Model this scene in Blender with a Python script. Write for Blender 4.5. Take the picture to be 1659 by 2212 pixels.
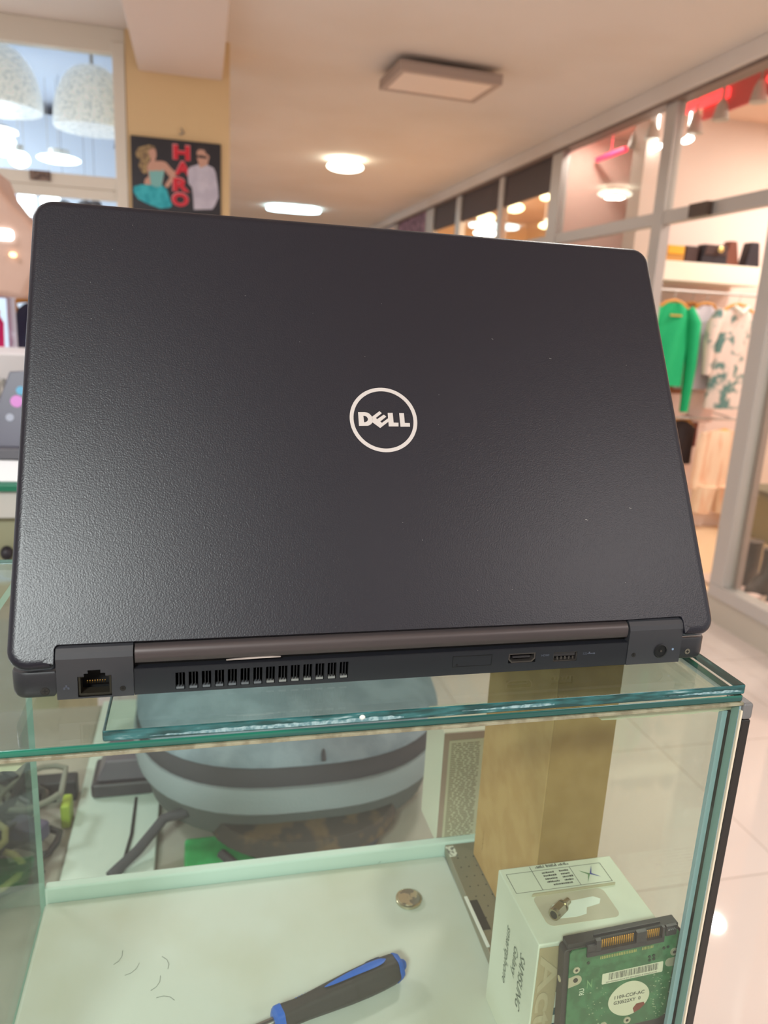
import bpy, bmesh, math, random
from mathutils import Vector, Matrix
random.seed(7)
S = bpy.context.scene
COL = S.collection
for o in list(bpy.data.objects): bpy.data.objects.remove(o)

# ------------------------------------------------------------------ camera, world, exposure
H = 1.2                                   # height of the counter's glass top above the floor
cam_d = bpy.data.cameras.new('camera'); cam = bpy.data.objects.new('camera', cam_d); COL.objects.link(cam)
cr = Vector((0.9720, -0.2293, 0.0512)); cu = Vector((0.0081, 0.2502, 0.9682)); cf = Vector((0.2348, 0.9406, -0.2451))
cam.matrix_world = Matrix(((cr.x, cu.x, -cf.x, 0.0786), (cr.y, cu.y, -cf.y, -0.3133), (cr.z, cu.z, -cf.z, 1.3625), (0, 0, 0, 1)))
cam_d.sensor_fit = 'VERTICAL'; cam_d.sensor_height = 24.0
cam_d.lens = 1637.97 * 24.0 / 2212.0
cam_d.clip_start = 0.02; cam_d.clip_end = 60
cam_d.dof.use_dof = True; cam_d.dof.focus_distance = 0.375; cam_d.dof.aperture_fstop = 7.6
S.camera = cam
W = bpy.data.worlds.new('world'); S.world = W; W.use_nodes = True
W.node_tree.nodes['Background'].inputs[0].default_value = (1.0, 0.97, 0.96, 1)
W.node_tree.nodes['Background'].inputs[1].default_value = 1.05
S.view_settings.view_transform = 'Standard'; S.view_settings.look = 'None'
S.view_settings.exposure = 0.0; S.view_settings.gamma = 1.0; S.view_settings.use_curve_mapping = False

def light(name, loc, size, power, color, aim=(0, 0, -1), sizey=None, parent=None):
    l = bpy.data.lights.new(name, 'AREA'); l.energy = power; l.color = color
    l.shape = 'RECTANGLE' if sizey else 'DISK'; l.size = size
    if sizey: l.size_y = sizey
    o = bpy.data.objects.new(name, l); COL.objects.link(o)
    v = Vector(loc)
    if parent: o.parent = parent; v = v - ORG[parent.name]
    o.location = v; o.rotation_euler = Vector(aim).to_track_quat('-Z', 'Y').to_euler()
    return o
ORG = {}
WARM = (1.0, 0.91, 0.83); COOL = (0.86, 0.95, 1.0)
light('hall_light_rear', (-0.75, -1.75, 2.60), 0.45, 95, (.93, 1, .98))
light('hall_light_right', (1.5, -1.6, 2.60), 0.5, 16, (1, .95, .92))
light('hall_light_left', (-1.5, 1.6, 2.60), 0.5, 26, (.98, .98, 1))
light('hall_light_over', (1.2, 1.4, 2.62), 0.3, 18, (1, .94, .88))
light('boutique_light_near', (3.62, 3.50, 2.68), 0.12, 13, WARM)
light('boutique_light_front', (3.75, 2.95, 2.68), 0.12, 18, WARM)
light('boutique_light_right', (4.42, 3.60, 2.68), 0.12, 18, WARM)
light('boutique_light_window', (3.3, 1.6, 2.68), 0.12, 10, WARM)
light('boutique_light_amber', (3.5, 6.2, 2.66), 0.3, 75, (1, .84, .64))
light('boutique_fill_corner', (2.70, 4.76, 2.66), 0.08, 4, WARM)  # added fill light without a fixture, brightens the pink partition
light('glass_shop_light', (-2.3, 4.9, 2.60), 1.0, 85, (.80, .90, 1))
light('hall_light_far', (1.29, 6.53, 2.565), 0.16, 20, (1, .95, .88))

# ------------------------------------------------------------------ materials
def lin(c):
    return tuple(((v / 255.0) / 12.92 if v <= 10.3 else ((v / 255.0 + 0.055) / 1.055) ** 2.4) for v in c)
MATS = {}
def mat(name, c, rough=0.5, metal=0.0, noise=None, bump=None, emit=0.0, spec=0.5, emit_c=None, coat=0.0, c3=None):
    """c: sRGB 0..255; noise=(scale, second colour, low, high); bump=(scale, strength, distance)"""
    if name in MATS: return MATS[name]
    m = bpy.data.materials.new(name); m.use_nodes = True; MATS[name] = m
    N = m.node_tree.nodes; L = m.node_tree.links; b = N['Principled BSDF']
    b.inputs['Base Color'].default_value = lin(c) + (1,)
    b.inputs['Roughness'].default_value = rough; b.inputs['Metallic'].default_value = metal
    b.inputs['Specular IOR Level'].default_value = spec
    if coat: b.inputs['Coat Weight'].default_value = coat; b.inputs['Coat Roughness'].default_value = 0.08
    tc = N.new('ShaderNodeTexCoord')
    if noise:
        sc, c2, lo, hi = noise
        n = N.new('ShaderNodeTexNoise'); n.inputs['Detail'].default_value = 5
        if isinstance(sc, tuple):
            mp = N.new('ShaderNodeMapping'); mp.inputs['Scale'].default_value = sc; L.new(tc.outputs['Object'], mp.inputs[0]); L.new(mp.outputs[0], n.inputs[0]); n.inputs['Scale'].default_value = 1
        else:
            n.inputs['Scale'].default_value = sc; L.new(tc.outputs['Object'], n.inputs[0])
        r = N.new('ShaderNodeValToRGB'); r.color_ramp.elements[0].position = lo; r.color_ramp.elements[1].position = hi
        r.color_ramp.elements[0].color = lin(c) + (1,); r.color_ramp.elements[1].color = lin(c2) + (1,)
        if c3:
            e = r.color_ramp.elements.new(min(.99, hi + .1)); e.color = lin(c3) + (1,)
        L.new(n.outputs[0], r.inputs[0]); L.new(r.outputs[0], b.inputs['Base Color'])
    if bump:
        n2 = N.new('ShaderNodeTexNoise'); n2.inputs['Scale'].default_value = bump[0]; n2.inputs['Detail'].default_value = 2
        L.new(tc.outputs['Object'], n2.inputs[0]); bp = N.new('ShaderNodeBump'); bp.inputs['Strength'].default_value = bump[1]; bp.inputs['Distance'].default_value = bump[2]
        L.new(n2.outputs[0], bp.inputs['Height']); L.new(bp.outputs[0], b.inputs['Normal'])
    if emit:
        b.inputs['Emission Color'].default_value = lin(emit_c or c) + (1,); b.inputs['Emission Strength'].default_value = emit
    return m
def glass(name, tint=(246, 251, 248), refl=1.0, rough=0.0, smudge=0.0, smc=(220, 225, 215)):
    """a clear pane: tinted see-through, fresnel mirror, optional smudges"""
    if name in MATS: return MATS[name]
    m = bpy.data.materials.new(name); m.use_nodes = True; MATS[name] = m
    N = m.node_tree.nodes; L = m.node_tree.links; N.remove(N['Principled BSDF']); out = N['Material Output']
    t = N.new('ShaderNodeBsdfTransparent'); t.inputs[0].default_value = lin(tint) + (1,)
    g = N.new('ShaderNodeBsdfGlossy'); g.inputs['Roughness'].default_value = rough; g.inputs[0].default_value = (refl, refl, refl, 1)
    f = N.new('ShaderNodeFresnel'); f.inputs[0].default_value = 1.5
    geo = N.new('ShaderNodeNewGeometry'); ior = N.new('ShaderNodeMapRange')
    ior.inputs[3].default_value = 1.5; ior.inputs[4].default_value = 1 / 1.5
    L.new(geo.outputs['Backfacing'], ior.inputs[0]); L.new(ior.outputs[0], f.inputs[0])
    mx = N.new('ShaderNodeMixShader'); L.new(f.outputs[0], mx.inputs[0]); L.new(t.outputs[0], mx.inputs[1]); L.new(g.outputs[0], mx.inputs[2])
    last = mx
    if smudge:
        tc = N.new('ShaderNodeTexCoord'); n = N.new('ShaderNodeTexNoise'); n.inputs['Scale'].default_value = 9; n.inputs['Detail'].default_value = 6
        L.new(tc.outputs['Object'], n.inputs[0]); mr = N.new('ShaderNodeMapRange'); mr.inputs[1].default_value = .4; mr.inputs[2].default_value = .75; mr.inputs[4].default_value = smudge
        mr.inputs[3].default_value = smudge * .25
        L.new(n.outputs[0], mr.inputs[0]); d = N.new('ShaderNodeBsdfDiffuse'); d.inputs[0].default_value = lin(smc) + (1,)
        m2 = N.new('ShaderNodeMixShader'); L.new(mr.outputs[0], m2.inputs[0]); L.new(mx.outputs[0], m2.inputs[1]); L.new(d.outputs[0], m2.inputs[2]); last = m2
    L.new(last.outputs[0], out.inputs[0])
    return m
def tiles(name, c, joint, size, rough):
    m = bpy.data.materials.new(name); m.use_nodes = True; N = m.node_tree.nodes; L = m.node_tree.links; b = N['Principled BSDF']
    tc = N.new('ShaderNodeTexCoord'); br = N.new('ShaderNodeTexBrick'); br.offset = 0
    br.inputs['Scale'].default_value = 1; br.inputs['Brick Width'].default_value = size; br.inputs['Row Height'].default_value = size
    br.inputs['Mortar Size'].default_value = 0.0025; br.inputs['Mortar Smooth'].default_value = 0.3
    c2 = tuple(min(255, v + 5) for v in c)
    br.inputs['Color1'].default_value = lin(c) + (1,); br.inputs['Color2'].default_value = lin(c2) + (1,); br.inputs['Mortar'].default_value = lin(joint) + (1,)
    mp = N.new('ShaderNodeMapping'); mp.inputs['Location'].default_value = (0.21, 0.1, 0)
    L.new(tc.outputs['Object'], mp.inputs[0]); L.new(mp.outputs[0], br.inputs[0]); L.new(br.outputs[0], b.inputs['Base Color']); b.inputs['Roughness'].default_value = rough
    return m

# ------------------------------------------------------------------ mesh helpers
class MB:
    def __init__(s): s.v = []; s.f = []; s.m = []; s.mi = 0
    def add(s, vs, fs):
        o = len(s.v); s.v += [Vector(p) for p in vs]
        for f in fs: s.f.append(tuple(i + o for i in f)); s.m.append(s.mi)
        return s
    def box(s, x0, x1, y0, y1, z0, z1, M=None):
        vs = [Vector((x, y, z)) for z in (z0, z1) for y in (y0, y1) for x in (x0, x1)]
        if M: vs = [M @ v for v in vs]
        return s.add(vs, [(0, 2, 3, 1), (4, 5, 7, 6), (0, 1, 5, 4), (2, 6, 7, 3), (0, 4, 6, 2), (1, 3, 7, 5)])
    def prism(s, poly, f, a, b):
        """poly: 2D points; f(u, v, w) -> 3D; extruded w from a to b"""
        n = len(poly); vs = [f(u, v, a) for u, v in poly] + [f(u, v, b) for u, v in poly]
        return s.add(vs, [tuple(range(n))[::-1], tuple(range(n, 2 * n))] + [(i, (i + 1) % n, n + (i + 1) % n, n + i) for i in range(n)])
    def rings(s, rs, cap0=True, cap1=True, close=True):
        n = len(rs[0]); vs = [p for r in rs for p in r]; fs = []
        for k in range(len(rs) - 1):
            for i in range(n if close else n - 1):
                j = (i + 1) % n; fs.append((k * n + i, k * n + j, (k + 1) * n + j, (k + 1) * n + i))
        if cap0: fs.append(tuple(range(n))[::-1])
        if cap1: fs.append(tuple(range((len(rs) - 1) * n, len(rs) * n)))
        return s.add(vs, fs)
    def cyl(s, p0, p1, r0, r1=None, n=16):
        return s.tube([p0, p1], [r0, r0 if r1 is None else r1], n)
    def tube(s, pts, r, n=10):
        pts = [Vector(p) for p in pts]
        if not isinstance(r, (list, tuple)): r = [r] * len(pts)
        up = Vector((0, 0, 1)); rs = []
        t0 = (pts[1] - pts[0]).normalized(); a = t0.cross(up)
        if a.length < 1e-3: a = t0.cross(Vector((1, 0, 0)))
        a.normalize()
        for i, p in enumerate(pts):
            t = (pts[min(i + 1, len(pts) - 1)] - pts[max(i - 1, 0)]).normalized()
            a = (a - t * a.dot(t)).normalized(); b = t.cross(a)
            rs.append([p + (a * math.cos(2 * math.pi * k / n) + b * math.sin(2 * math.pi * k / n)) * r[i] for k in range(n)])
        return s.rings(rs)
    def lathe(s, prof, c, n=28, M=None):
        rs = []
        for r, z in prof:
            ring = [Vector((r * math.cos(2 * math.pi * k / n), r * math.sin(2 * math.pi * k / n), z)) for k in range(n)]
            if M: ring = [M @ q for q in ring]
            rs.append([q + Vector(c) for q in ring])
        return s.rings(rs)
    def ell(s, c, r, n=20, m=12):
        prof = []
        for i in range(m + 1):
            a = -math.pi / 2 + math.pi * i / m; prof.append((max(1e-4, math.cos(a)), math.sin(a)))
        M = Matrix.Diagonal((r[0], r[1], r[2], 1))
        return s.lathe(prof, c, n, M)
    def build(s, name, m, parent=None, smooth=False, bevel=0.0, segs=2, loc=None):
        me = bpy.data.meshes.new(name)
        org = ORG[parent.name] if parent else Vector(loc if loc else (0, 0, 0))
        me.from_pydata([tuple(v - org) for v in s.v], [], s.f)
        for x in (m if isinstance(m, (list, tuple)) else [m]): me.materials.append(x)
        me.polygons.foreach_set('material_index', s.m)
        bm = bmesh.new(); bm.from_mesh(me); bmesh.ops.recalc_face_normals(bm, faces=bm.faces[:]); bm.to_mesh(me); bm.free()
        if smooth:
            for p in me.polygons: p.use_smooth = True
            try: me.set_sharp_from_angle(angle=math.radians(42))
            except Exception: pass
        o = bpy.data.objects.new(name, me); COL.objects.link(o)
        if parent: o.parent = parent
        else: o.location = org
        ORG[o.name] = org
        if bevel:
            b = o.modifiers.new('bevel', 'BEVEL'); b.width = bevel; b.segments = segs; b.limit_method = 'ANGLE'; b.angle_limit = math.radians(40)
            b.harden_normals = True
            for p in me.polygons: p.use_smooth = True
            try: me.set_sharp_from_angle(angle=math.radians(42))
            except Exception: pass
        return o
def box(name, x0, x1, y0, y1, z0, z1, m, parent=None, bevel=0.0, segs=2, loc=None):
    return MB().box(x0, x1, y0, y1, z0, z1).build(name, m, parent, bevel=bevel, segs=segs, loc=loc if loc or parent else ((x0 + x1) / 2, (y0 + y1) / 2, z0))
def struct(o): o['kind'] = 'structure'; return o
def tag(o, label, cat, group=None):
    o['label'] = label; o['category'] = cat
    if group: o['group'] = group
    return o
def thing(name, loc, label, cat, group=None):
    o = bpy.data.objects.new(name, None); COL.objects.link(o); o.location = loc; o.empty_display_size = 0.05
    ORG[o.name] = Vector(loc)
    return tag(o, label, cat, group)
def dup(root, loc, rz=0.0, label=None, scale=None):
    r = root.copy(); COL.objects.link(r); r.location = loc; r.rotation_euler[2] = rz
    if label: r['label'] = label
    if scale: r.scale = scale
    for ch in list(root.children):
        c = ch.copy(); COL.objects.link(c); c.parent = r
        for g in ch.children:
            d = g.copy(); COL.objects.link(d); d.parent = c
    return r
def text(s, name, m, parent, origin, xd, yd, height, width=None, off=0.0, align='LEFT', shear=0.0, loc=None):
    """flat lettering: origin = baseline start; height of capitals; width = fitted total width"""
    cu_ = bpy.data.curves.new('t', 'FONT'); cu_.body = s; cu_.size = 1.0; cu_.resolution_u = 3; cu_.shear = shear; cu_.offset = off
    ob = bpy.data.objects.new('t', cu_); COL.objects.link(ob); bpy.context.view_layer.update()
    me = bpy.data.meshes.new_from_object(ob.evaluated_get(bpy.context.evaluated_depsgraph_get()))
    bpy.data.objects.remove(ob)
    if not me.vertices: return None
    xs = [v.co.x for v in me.vertices]; ys = [v.co.y for v in me.vertices]
    capH = 0.69; k = height / capH; kx = k if width is None else width / max(1e-6, (max(xs) - min(xs)))
    x0 = min(xs); xd = Vector(xd).normalized(); yd = Vector(yd).normalized(); nn = xd.cross(yd)
    org = ORG[parent.name] if parent else Vector(loc)
    for v in me.vertices:
        p = Vector(origin) + xd * ((v.co.x - x0) * kx) + yd * (v.co.y * k) + nn * 0.0001
        v.co = p - org
    me.materials.clear(); me.materials.append(m)
    o = bpy.data.objects.new(name, me); COL.objects.link(o)
    if parent: o.parent = parent
    else: o.location = org
    ORG[o.name] = org
    return o
def arc(cx, cy, r, a0, a1, n=8):
    return [(cx + r * math.cos(math.radians(a0 + (a1 - a0) * i / n)), cy + r * math.sin(math.radians(a0 + (a1 - a0) * i / n))) for i in range(n + 1)]
def rrect(x0, x1, y0, y1, r, n=6):
    return arc(x1 - r, y0 + r, r, -90, 0, n) + arc(x1 - r, y1 - r, r, 0, 90, n) + arc(x0 + r, y1 - r, r, 90, 180, n) + arc(x0 + r, y0 + r, r, 180, 270, n)
def inset(poly, d):
    n = len(poly); out = []
    for i in range(n):
        p0, p1, p2 = Vector(poly[i - 1]), Vector(poly[i]), Vector(poly[(i + 1) % n])
        a = (p1 - p0).normalized(); b = (p2 - p1).normalized()
        na = Vector((-a.y, a.x)); nb = Vector((-b.y, b.x)); q = na + nb
        q = q / max(0.3, q.dot(q) / 2)
        out.append((p1.x + q.x * d, p1.y + q.y * d))
    return out
def mesh_hole_panel(xs, zs, holes, y, depth, mb, wall_y=None):
    """front face at y in the XZ plane cut into cells, with rectangular recesses (holes: list of (x0,x1,z0,z1,depth))"""
    X = sorted(set(xs + [h[0] for h in holes] + [h[1] for h in holes])); Z = sorted(set(zs + [h[2] for h in holes] + [h[3] for h in holes]))
    def dep(i, j):
        if i < 0 or j < 0 or i >= len(X) - 1 or j >= len(Z) - 1: return 0
        cx = (X[i] + X[i + 1]) / 2; cz = (Z[j] + Z[j + 1]) / 2
        for h in holes:
            if h[0] < cx < h[1] and h[2] < cz < h[3]: return h[4]
        return 0
    for i in range(len(X) - 1):
        for j in range(len(Z) - 1):
            d = dep(i, j); a, b, c, e = X[i], X[i + 1], Z[j], Z[j + 1]
            mb.mi = 1 if d else 0
            mb.add([(a, y + d, c), (b, y + d, c), (b, y + d, e), (a, y + d, e)], [(0, 1, 2, 3)])
            if d:
                if not dep(i - 1, j): mb.add([(a, y, c), (a, y + d, c), (a, y + d, e), (a, y, e)], [(0, 1, 2, 3)])
                if not dep(i + 1, j): mb.add([(b, y + d, c), (b, y, c), (b, y, e), (b, y + d, e)], [(0, 1, 2, 3)])
                if not dep(i, j - 1): mb.add([(a, y, c), (b, y, c), (b, y + d, c), (a, y + d, c)], [(0, 1, 2, 3)])
                if not dep(i, j + 1): mb.add([(a, y + d, e), (b, y + d, e), (b, y, e), (a, y, e)], [(0, 1, 2, 3)])
    mb.mi = 0
    return mb

# ------------------------------------------------------------------ the hall
m_ceil = mat('ceiling_paint', (230, 221, 214), 0.85, noise=(1.2, (224, 213, 203), .4, .65))
m_cream = mat('cream_paint', (226, 196, 150), 0.8)
m_soffit = mat('soffit_paint', (222, 204, 192), 0.85)
m_alu = mat('brushed_aluminium', (196, 192, 188), 0.42, 0.35)
m_alud = mat('grey_aluminium', (150, 142, 136), 0.45, 0.3)
m_white = mat('white_laminate', (232, 232, 226), 0.4)
struct(MB().box(-6, 7, -6, 14, -0.05, 0).build('floor', tiles('floor_tiles', (218, 204, 196), (190, 174, 164), 0.6, 0.04)))
struct(MB().box(-6, 2.6, -6, 13.2, 2.66, 2.76).build('ceiling', m_ceil))
struct(MB().box(-2, 2.5, 13, 13.2, 0, 2.66).build('wall_back', m_cream))
struct(MB().box(-6, 2.6, -4.2, -4.0, 0, 2.66).build('wall_front_added', mat('taupe_paint', (142, 130, 126), .8)))  # unseen wall, added in a dark tone to cut reflections in the glass
# pillar with the dropped beam that runs toward the viewer
struct(MB().box(-0.262, 0.238, 4.0, 4.35, 0, 2.66).build('wall_pillar', m_cream))
struct(MB().box(-0.2, 0.2, 0.6, 4.0, 2.485, 2.66).build('trim_1', m_soffit, bevel=0.004))
# header over the shopfront
struct(MB().box(2.49, 2.62, 0.2, 13, 2.575, 2.66).build('trim_2', m_ceil, bevel=0.004))
struct(MB().box(2.515, 2.6, 0.2, 13, 2.557, 2.575).build('trim_7', mat('dark_header_profile', (128, 108, 98), .5)))  # dark strip along the header's lower edge
# glass shop behind, left of the pillar
m_blue = mat('pale_blue_paint', (214, 224, 240), 0.8)
struct(MB().box(-5, 0.2, 7.0, 7.1, 0, 2.7).build('wall_left_shop', m_blue))
struct(MB().box(-5, 0.1, 5.6, 7.0, 0, 2.57).build('trim_3', m_blue))
struct(MB().box(-5, 0.1, 4.06, 7.0, 2.645, 2.66).build('ceiling_glass_shop', m_blue))
struct(MB().box(0.1, 0.2, 4.36, 5.6, 0, 2.645).build('wall_right_of_glass_shop', m_blue))
wf = MB(); X0 = -3.2
wf.box(X0, -0.262, 4.0, 4.06, 2.545, 2.66); wf.box(X0, -0.262, 4.0, 4.06, 1.925, 1.985); wf.box(X0, -0.262, 4.01, 4.05, 1.875, 1.925)
wf.box(-0.322, -0.265, 3.995, 4.065, 0, 2.6); wf.box(-1.9, -1.84, 4.0, 4.06, 0, 2.6); wf.box(X0, -0.262, 4.0, 4.06, 0, 0.12)
win1 = struct(wf.build('window_1', mat('cream_frame', (226, 218, 204), 0.4), bevel=0.004))
gl_shop = glass('shop_glass', (250, 252, 250))
MB().box(-1.84, -0.322, 4.025, 4.033, 0.12, 2.545).box(X0, -1.9, 4.025, 4.033, 0.12, 2.545).build('pane', gl_shop, win1)
tag(box('door_sign', -0.722, -0.628, 3.985, 3.999, 1.942, 1.986, mat('dark_sign', (92, 74, 66), 0.6, noise=(60, (140, 118, 104), .45, .6))), 'small dark brown plate on the cream transom of the glass shop', 'sign')

# crystal dome lamps inside the glass shop
m_cry = mat('crystal_beads', (246, 250, 252), 0.25, noise=(60, (176, 194, 206), .46, .66), emit=0.28, bump=(38, 1.0, .02))
def dome(x, y, ztop, r, label):
    t = thing('dome_lamp', (x, y, ztop - 0.3), label, 'lamp', None)
    prof = [(0.02, ztop)] + [(r * math.sin(a) ** 0.8, ztop - 0.30 * (1 - math.cos(a))) for a in [math.radians(q) for q in range(12, 91, 6)]] + [(r * 0.97, ztop - 0.31)]
    MB().lathe(prof, (x, y, 0), 36).build('crystal_shade', m_cry, t, smooth=True)
    MB().cyl((x, y, ztop), (x, y, 2.645), 0.01).build('stem', m_alu, t)
dome(-0.93, 4.32, 2.62, 0.23, 'beaded crystal dome lamp at the left edge of the glass shop front')
dome(-0.455, 4.32, 2.565, 0.20, 'beaded crystal dome lamp nearest the cream pillar')
m_lampw = mat('lit_white_lamp', (255, 255, 250), 0.5, emit=9)
m_lampc = mat('lit_cool_lamp', (235, 250, 255), 0.5, emit=4)
def bulb(name, loc, r, m, label, top=None, flat=0.5):
    t = thing(name, (loc[0], loc[1], loc[2]), label, 'lamp')
    MB().ell(loc, (r, r, r * flat)).build('diffuser', m, t, smooth=True)
    MB().cyl((loc[0], loc[1], loc[2] + r * flat * .6), (loc[0], loc[1], loc[2] + r * flat + 0.03), r * .5).build('lamp_base', m_alu, t)
    if top: MB().cyl((loc[0], loc[1], loc[2] + r * flat), (loc[0], loc[1], top), .002).build('stem', m_alu, t)
    return t
bulb('globe_lamp', (-1.05, 5.0, 2.262), 0.075, m_lampc, 'larger glowing globe lamp behind the glass shop window, highest at its left edge', 2.645, flat=.95)
bulb('globe_lamp', (-0.963, 5.0, 2.185), 0.06, m_lampc, 'smaller glowing globe lamp just right of and below the larger globe', 2.645, flat=.8)
bulb('oval_lamp', (-0.74, 5.0, 2.205), 0.125, m_lampc, 'long flat oval lamp behind the glass shop window, above the transom', 2.645, flat=.18)
bulb('globe_lamp', (-0.935, 5.0, 1.955), 0.05, m_lampc, 'glowing lamp below the transom beside the tan canopy', 2.645, flat=2.0)
bulb('globe_lamp', (-0.80, 5.0, 1.96), 0.06, m_lampc, 'glowing lamp below the transom above the laptop corner', 2.645, flat=.8)
tag(MB().cyl((-0.36, 4.6, 2.22), (-0.33, 4.6, 2.34), 0.028).cyl((-0.33, 4.6, 2.34), (-0.33, 4.6, 2.645), .006).build('spot_lamp', mat('slate_plastic', (96, 112, 130), .5), loc=(-0.35, 4.6, 2.22), smooth=True), 'slate grey spot lamp hanging beside the window frame', 'lamp')
for i, (x, z, r) in enumerate([(-0.71, 1.93, .035), (-0.585, 1.935, .04), (-0.53, 1.95, .03)]):
    tag(MB().ell((x, 4.9, z), (r * 1.3, r, r)).cyl((x, 4.9, z), (x, 4.9, 2.645), .0012).build('hanging_ornament', mat('dark_ornament', (74, 70, 76), .6), loc=(x, 4.9, z), smooth=True), ['dark round ornament under the transom, leftmost', 'dark round ornament under the transom, in the middle', 'dark round ornament under the transom, nearest the pillar'][i], 'ornament')

# tan canopy with two small lamps, far left
t = thing('wall_canopy', (-0.62, 2.2, 1.36), 'rounded tan canopy with two small lamps at the left edge', 'canopy')
poly = [(-1.2, 1.36), (-0.52, 1.375), (-0.425, 1.368), (-0.385, 1.45), (-0.375, 1.56), (-0.41, 1.60), (-0.44, 1.625), (-0.47, 1.665), (-0.49, 1.72), (-0.6, 1.80), (-1.2, 1.82)]
MB().prism(poly, lambda u, v, w: (u, w, v), 2.2, 2.45).build('hood', mat('tan_gloss', (206, 172, 156), .45, noise=(3, (196, 158, 140), .4, .6)), t, bevel=0.02, segs=4)
MB().prism(rrect(-0.50, -0.442, 1.530, 1.560, .010), lambda u, v, w: (u, w, v), 2.19, 2.2).build('square_lamp', m_lampc, t)
MB().prism(rrect(-0.455, -0.437, 1.484, 1.498, .0065), lambda u, v, w: (u, w, v), 2.19, 2.2).build('round_lamp', mat('lit_amber_lamp', (255, 214, 160), .5, emit=2.5), t)

# poster on the pillar
t = thing('wall_poster', (-0.03, 3.985, 1.75), 'black shop poster with red letters on the cream pillar', 'poster')
box('backing_board', -0.247, 0.194, 3.985, 3.998, 1.72, 2.188, mat('poster_black', (34, 28, 36), .35), t, bevel=.002)
def pp(px, py):
    u = -0.247 + (px - 65 - 0.035 * (py - 130)) * 0.000306; z = 2.188 - (py - 130 - 0.104 * (px - 65)) * 0.0002965
    return (u, z)
def pshape(name, pts, m, lay, par=None):
    return MB().prism([pp(*q) for q in pts], lambda u, v, w: (u, w, v), 3.985 - 0.0012 * lay, 3.985).build(name, m, par or t)
sk = mat('print_skin', (205, 158, 138), .5); tq = mat('print_teal', (60, 188, 200), .5, noise=(30, (26, 160, 176), .4, .6)); tq2 = mat('print_pale_teal', (130, 190, 188), .5)
ws = mat('print_white', (206, 200, 214), .5, noise=(14, (190, 184, 200), .4, .6)); hr = mat('print_blond', (176, 150, 104), .5, noise=(50, (120, 96, 74), .4, .6)); dk = mat('print_dark_hair', (52, 42, 46), .5)
pshape('printed_hair', [(150, 420), (190, 330), (290, 300), (360, 285), (440, 310), (470, 370), (400, 420), (350, 560), (340, 720), (290, 740), (230, 680), (200, 600), (230, 520), (170, 470)], hr, 1)
pshape('printed_woman', [(345, 390), (400, 340), (465, 360), (480, 440), (470, 500), (455, 540), (560, 540), (630, 560), (720, 660), (800, 730), (790, 790), (680, 960), (630, 960), (620, 920), (700, 800), (610, 690), (580, 900), (540, 700), (400, 900), (380, 930), (290, 900), (300, 830), (360, 780), (330, 640), (360, 560), (390, 530), (380, 480)], sk, 2)
pshape('printed_bodice', [(365, 690), (420, 700), (480, 690), (540, 700), (600, 680), (600, 760), (570, 900), (590, 960), (400, 960), (395, 880), (375, 780)], tq2, 3)
pshape('printed_skirt', [(130, 940), (250, 910), (390, 920), (480, 960), (590, 940), (650, 990), (690, 1120), (740, 1260), (700, 1290), (560, 1300), (420, 1250), (330, 1210), (200, 1140), (120, 1020)], tq, 4)
pshape('printed_face', [(1120, 380), (1180, 330), (1260, 360), (1300, 440), (1330, 480), (1310, 560), (1300, 620), (1290, 680), (1190, 720), (1160, 600), (1130, 500)], sk, 1)
pshape('printed_hair', [(1090, 400), (1110, 330), (1180, 300), (1260, 320), (1310, 390), (1320, 450), (1280, 440), (1240, 370), (1160, 360), (1120, 400)], dk, 2)
pshape('printed_sunglasses', [(1115, 455), (1200, 455), (1290, 480), (1290, 510), (1200, 500), (1120, 485)], dk, 2)
pshape('printed_shirt', [(980, 700), (1020, 640), (1150, 600), (1190, 660), (1300, 610), (1400, 660), (1440, 740), (1480, 960), (1500, 1130), (1440, 1280), (1400, 1330), (1100, 1330), (1080, 1100), (1060, 970), (1000, 900)], ws, 3)
mr_ = mat('print_red', (214, 30, 52), .4); mw_ = mat('print_pink', (240, 150, 156), .4)
for ch, (px, py), hh in zip('HARO', [(745, 500), (770, 745), (750, 1005), (740, 1245)], (.060, .056, .056, .056)):
    u, z = pp(px, py)
    text(ch, 'poster_letter', mw_, t, (u - .002, 3.9835, z), (1, 0, 0), (0, 0, 1), hh + .004, .086, off=.05)
    text(ch, 'poster_letter', mr_, t, (u + .002, 3.9825, z), (1, 0, 0), (0, 0, 1), hh, .080, off=.045)
tag(MB().tube([(0.0, 3.985, 2.24), (0.004, 3.975, 2.232), (0.012, 3.985, 2.222), (-.01, 3.99, 2.215)], .004).build('wall_hook', m_alud, loc=(0, 3.985, 2.22)), 'small bent hook on the pillar above the poster', 'hook')

# ceiling lamps
t = thing('panel_light', (1.33, 3.98, 2.60), 'unlit rectangular panel lamp hanging slightly off the ceiling', 'ceiling light')
M_ = Matrix.Translation((1.33, 3.98, 0)) @ Matrix.Rotation(math.radians(3), 4, 'Z')
fr = MB()
for a in ((-.28, .28, -.19, -.155), (-.28, .28, .155, .19), (-.28, -.245, -.155, .155), (.245, .28, -.155, .155)): fr.box(a[0], a[1], a[2], a[3], 2.575, 2.615, M_)
fr.box(-.28, .28, -.19, .19, 2.615, 2.625, M_); fr.build('frame', mat('lamp_frame', (176, 158, 148), .5), t, bevel=.003)
MB().box(-.245, .245, -.155, .155, 2.578, 2.61, M_).build('diffuser', mat('lamp_diffuser', (238, 222, 210), .5), t)
for a in (-.16, .16): MB().box(a, a + .07, .1, .16, 2.625, 2.66, M_).build('bracket', m_alud, t)
bulb('round_ceiling_light', (1.29, 6.53, 2.60), 0.155, mat('lit_warm_white_lamp', (255, 255, 236), .5, emit=6), 'bright round lamp in the middle of the hall ceiling', flat=.25)
t = thing('tube_ceiling_light', (1.29, 10.2, 2.6), 'long cool white lamp on the far ceiling just above the laptop', 'ceiling light')
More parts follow.
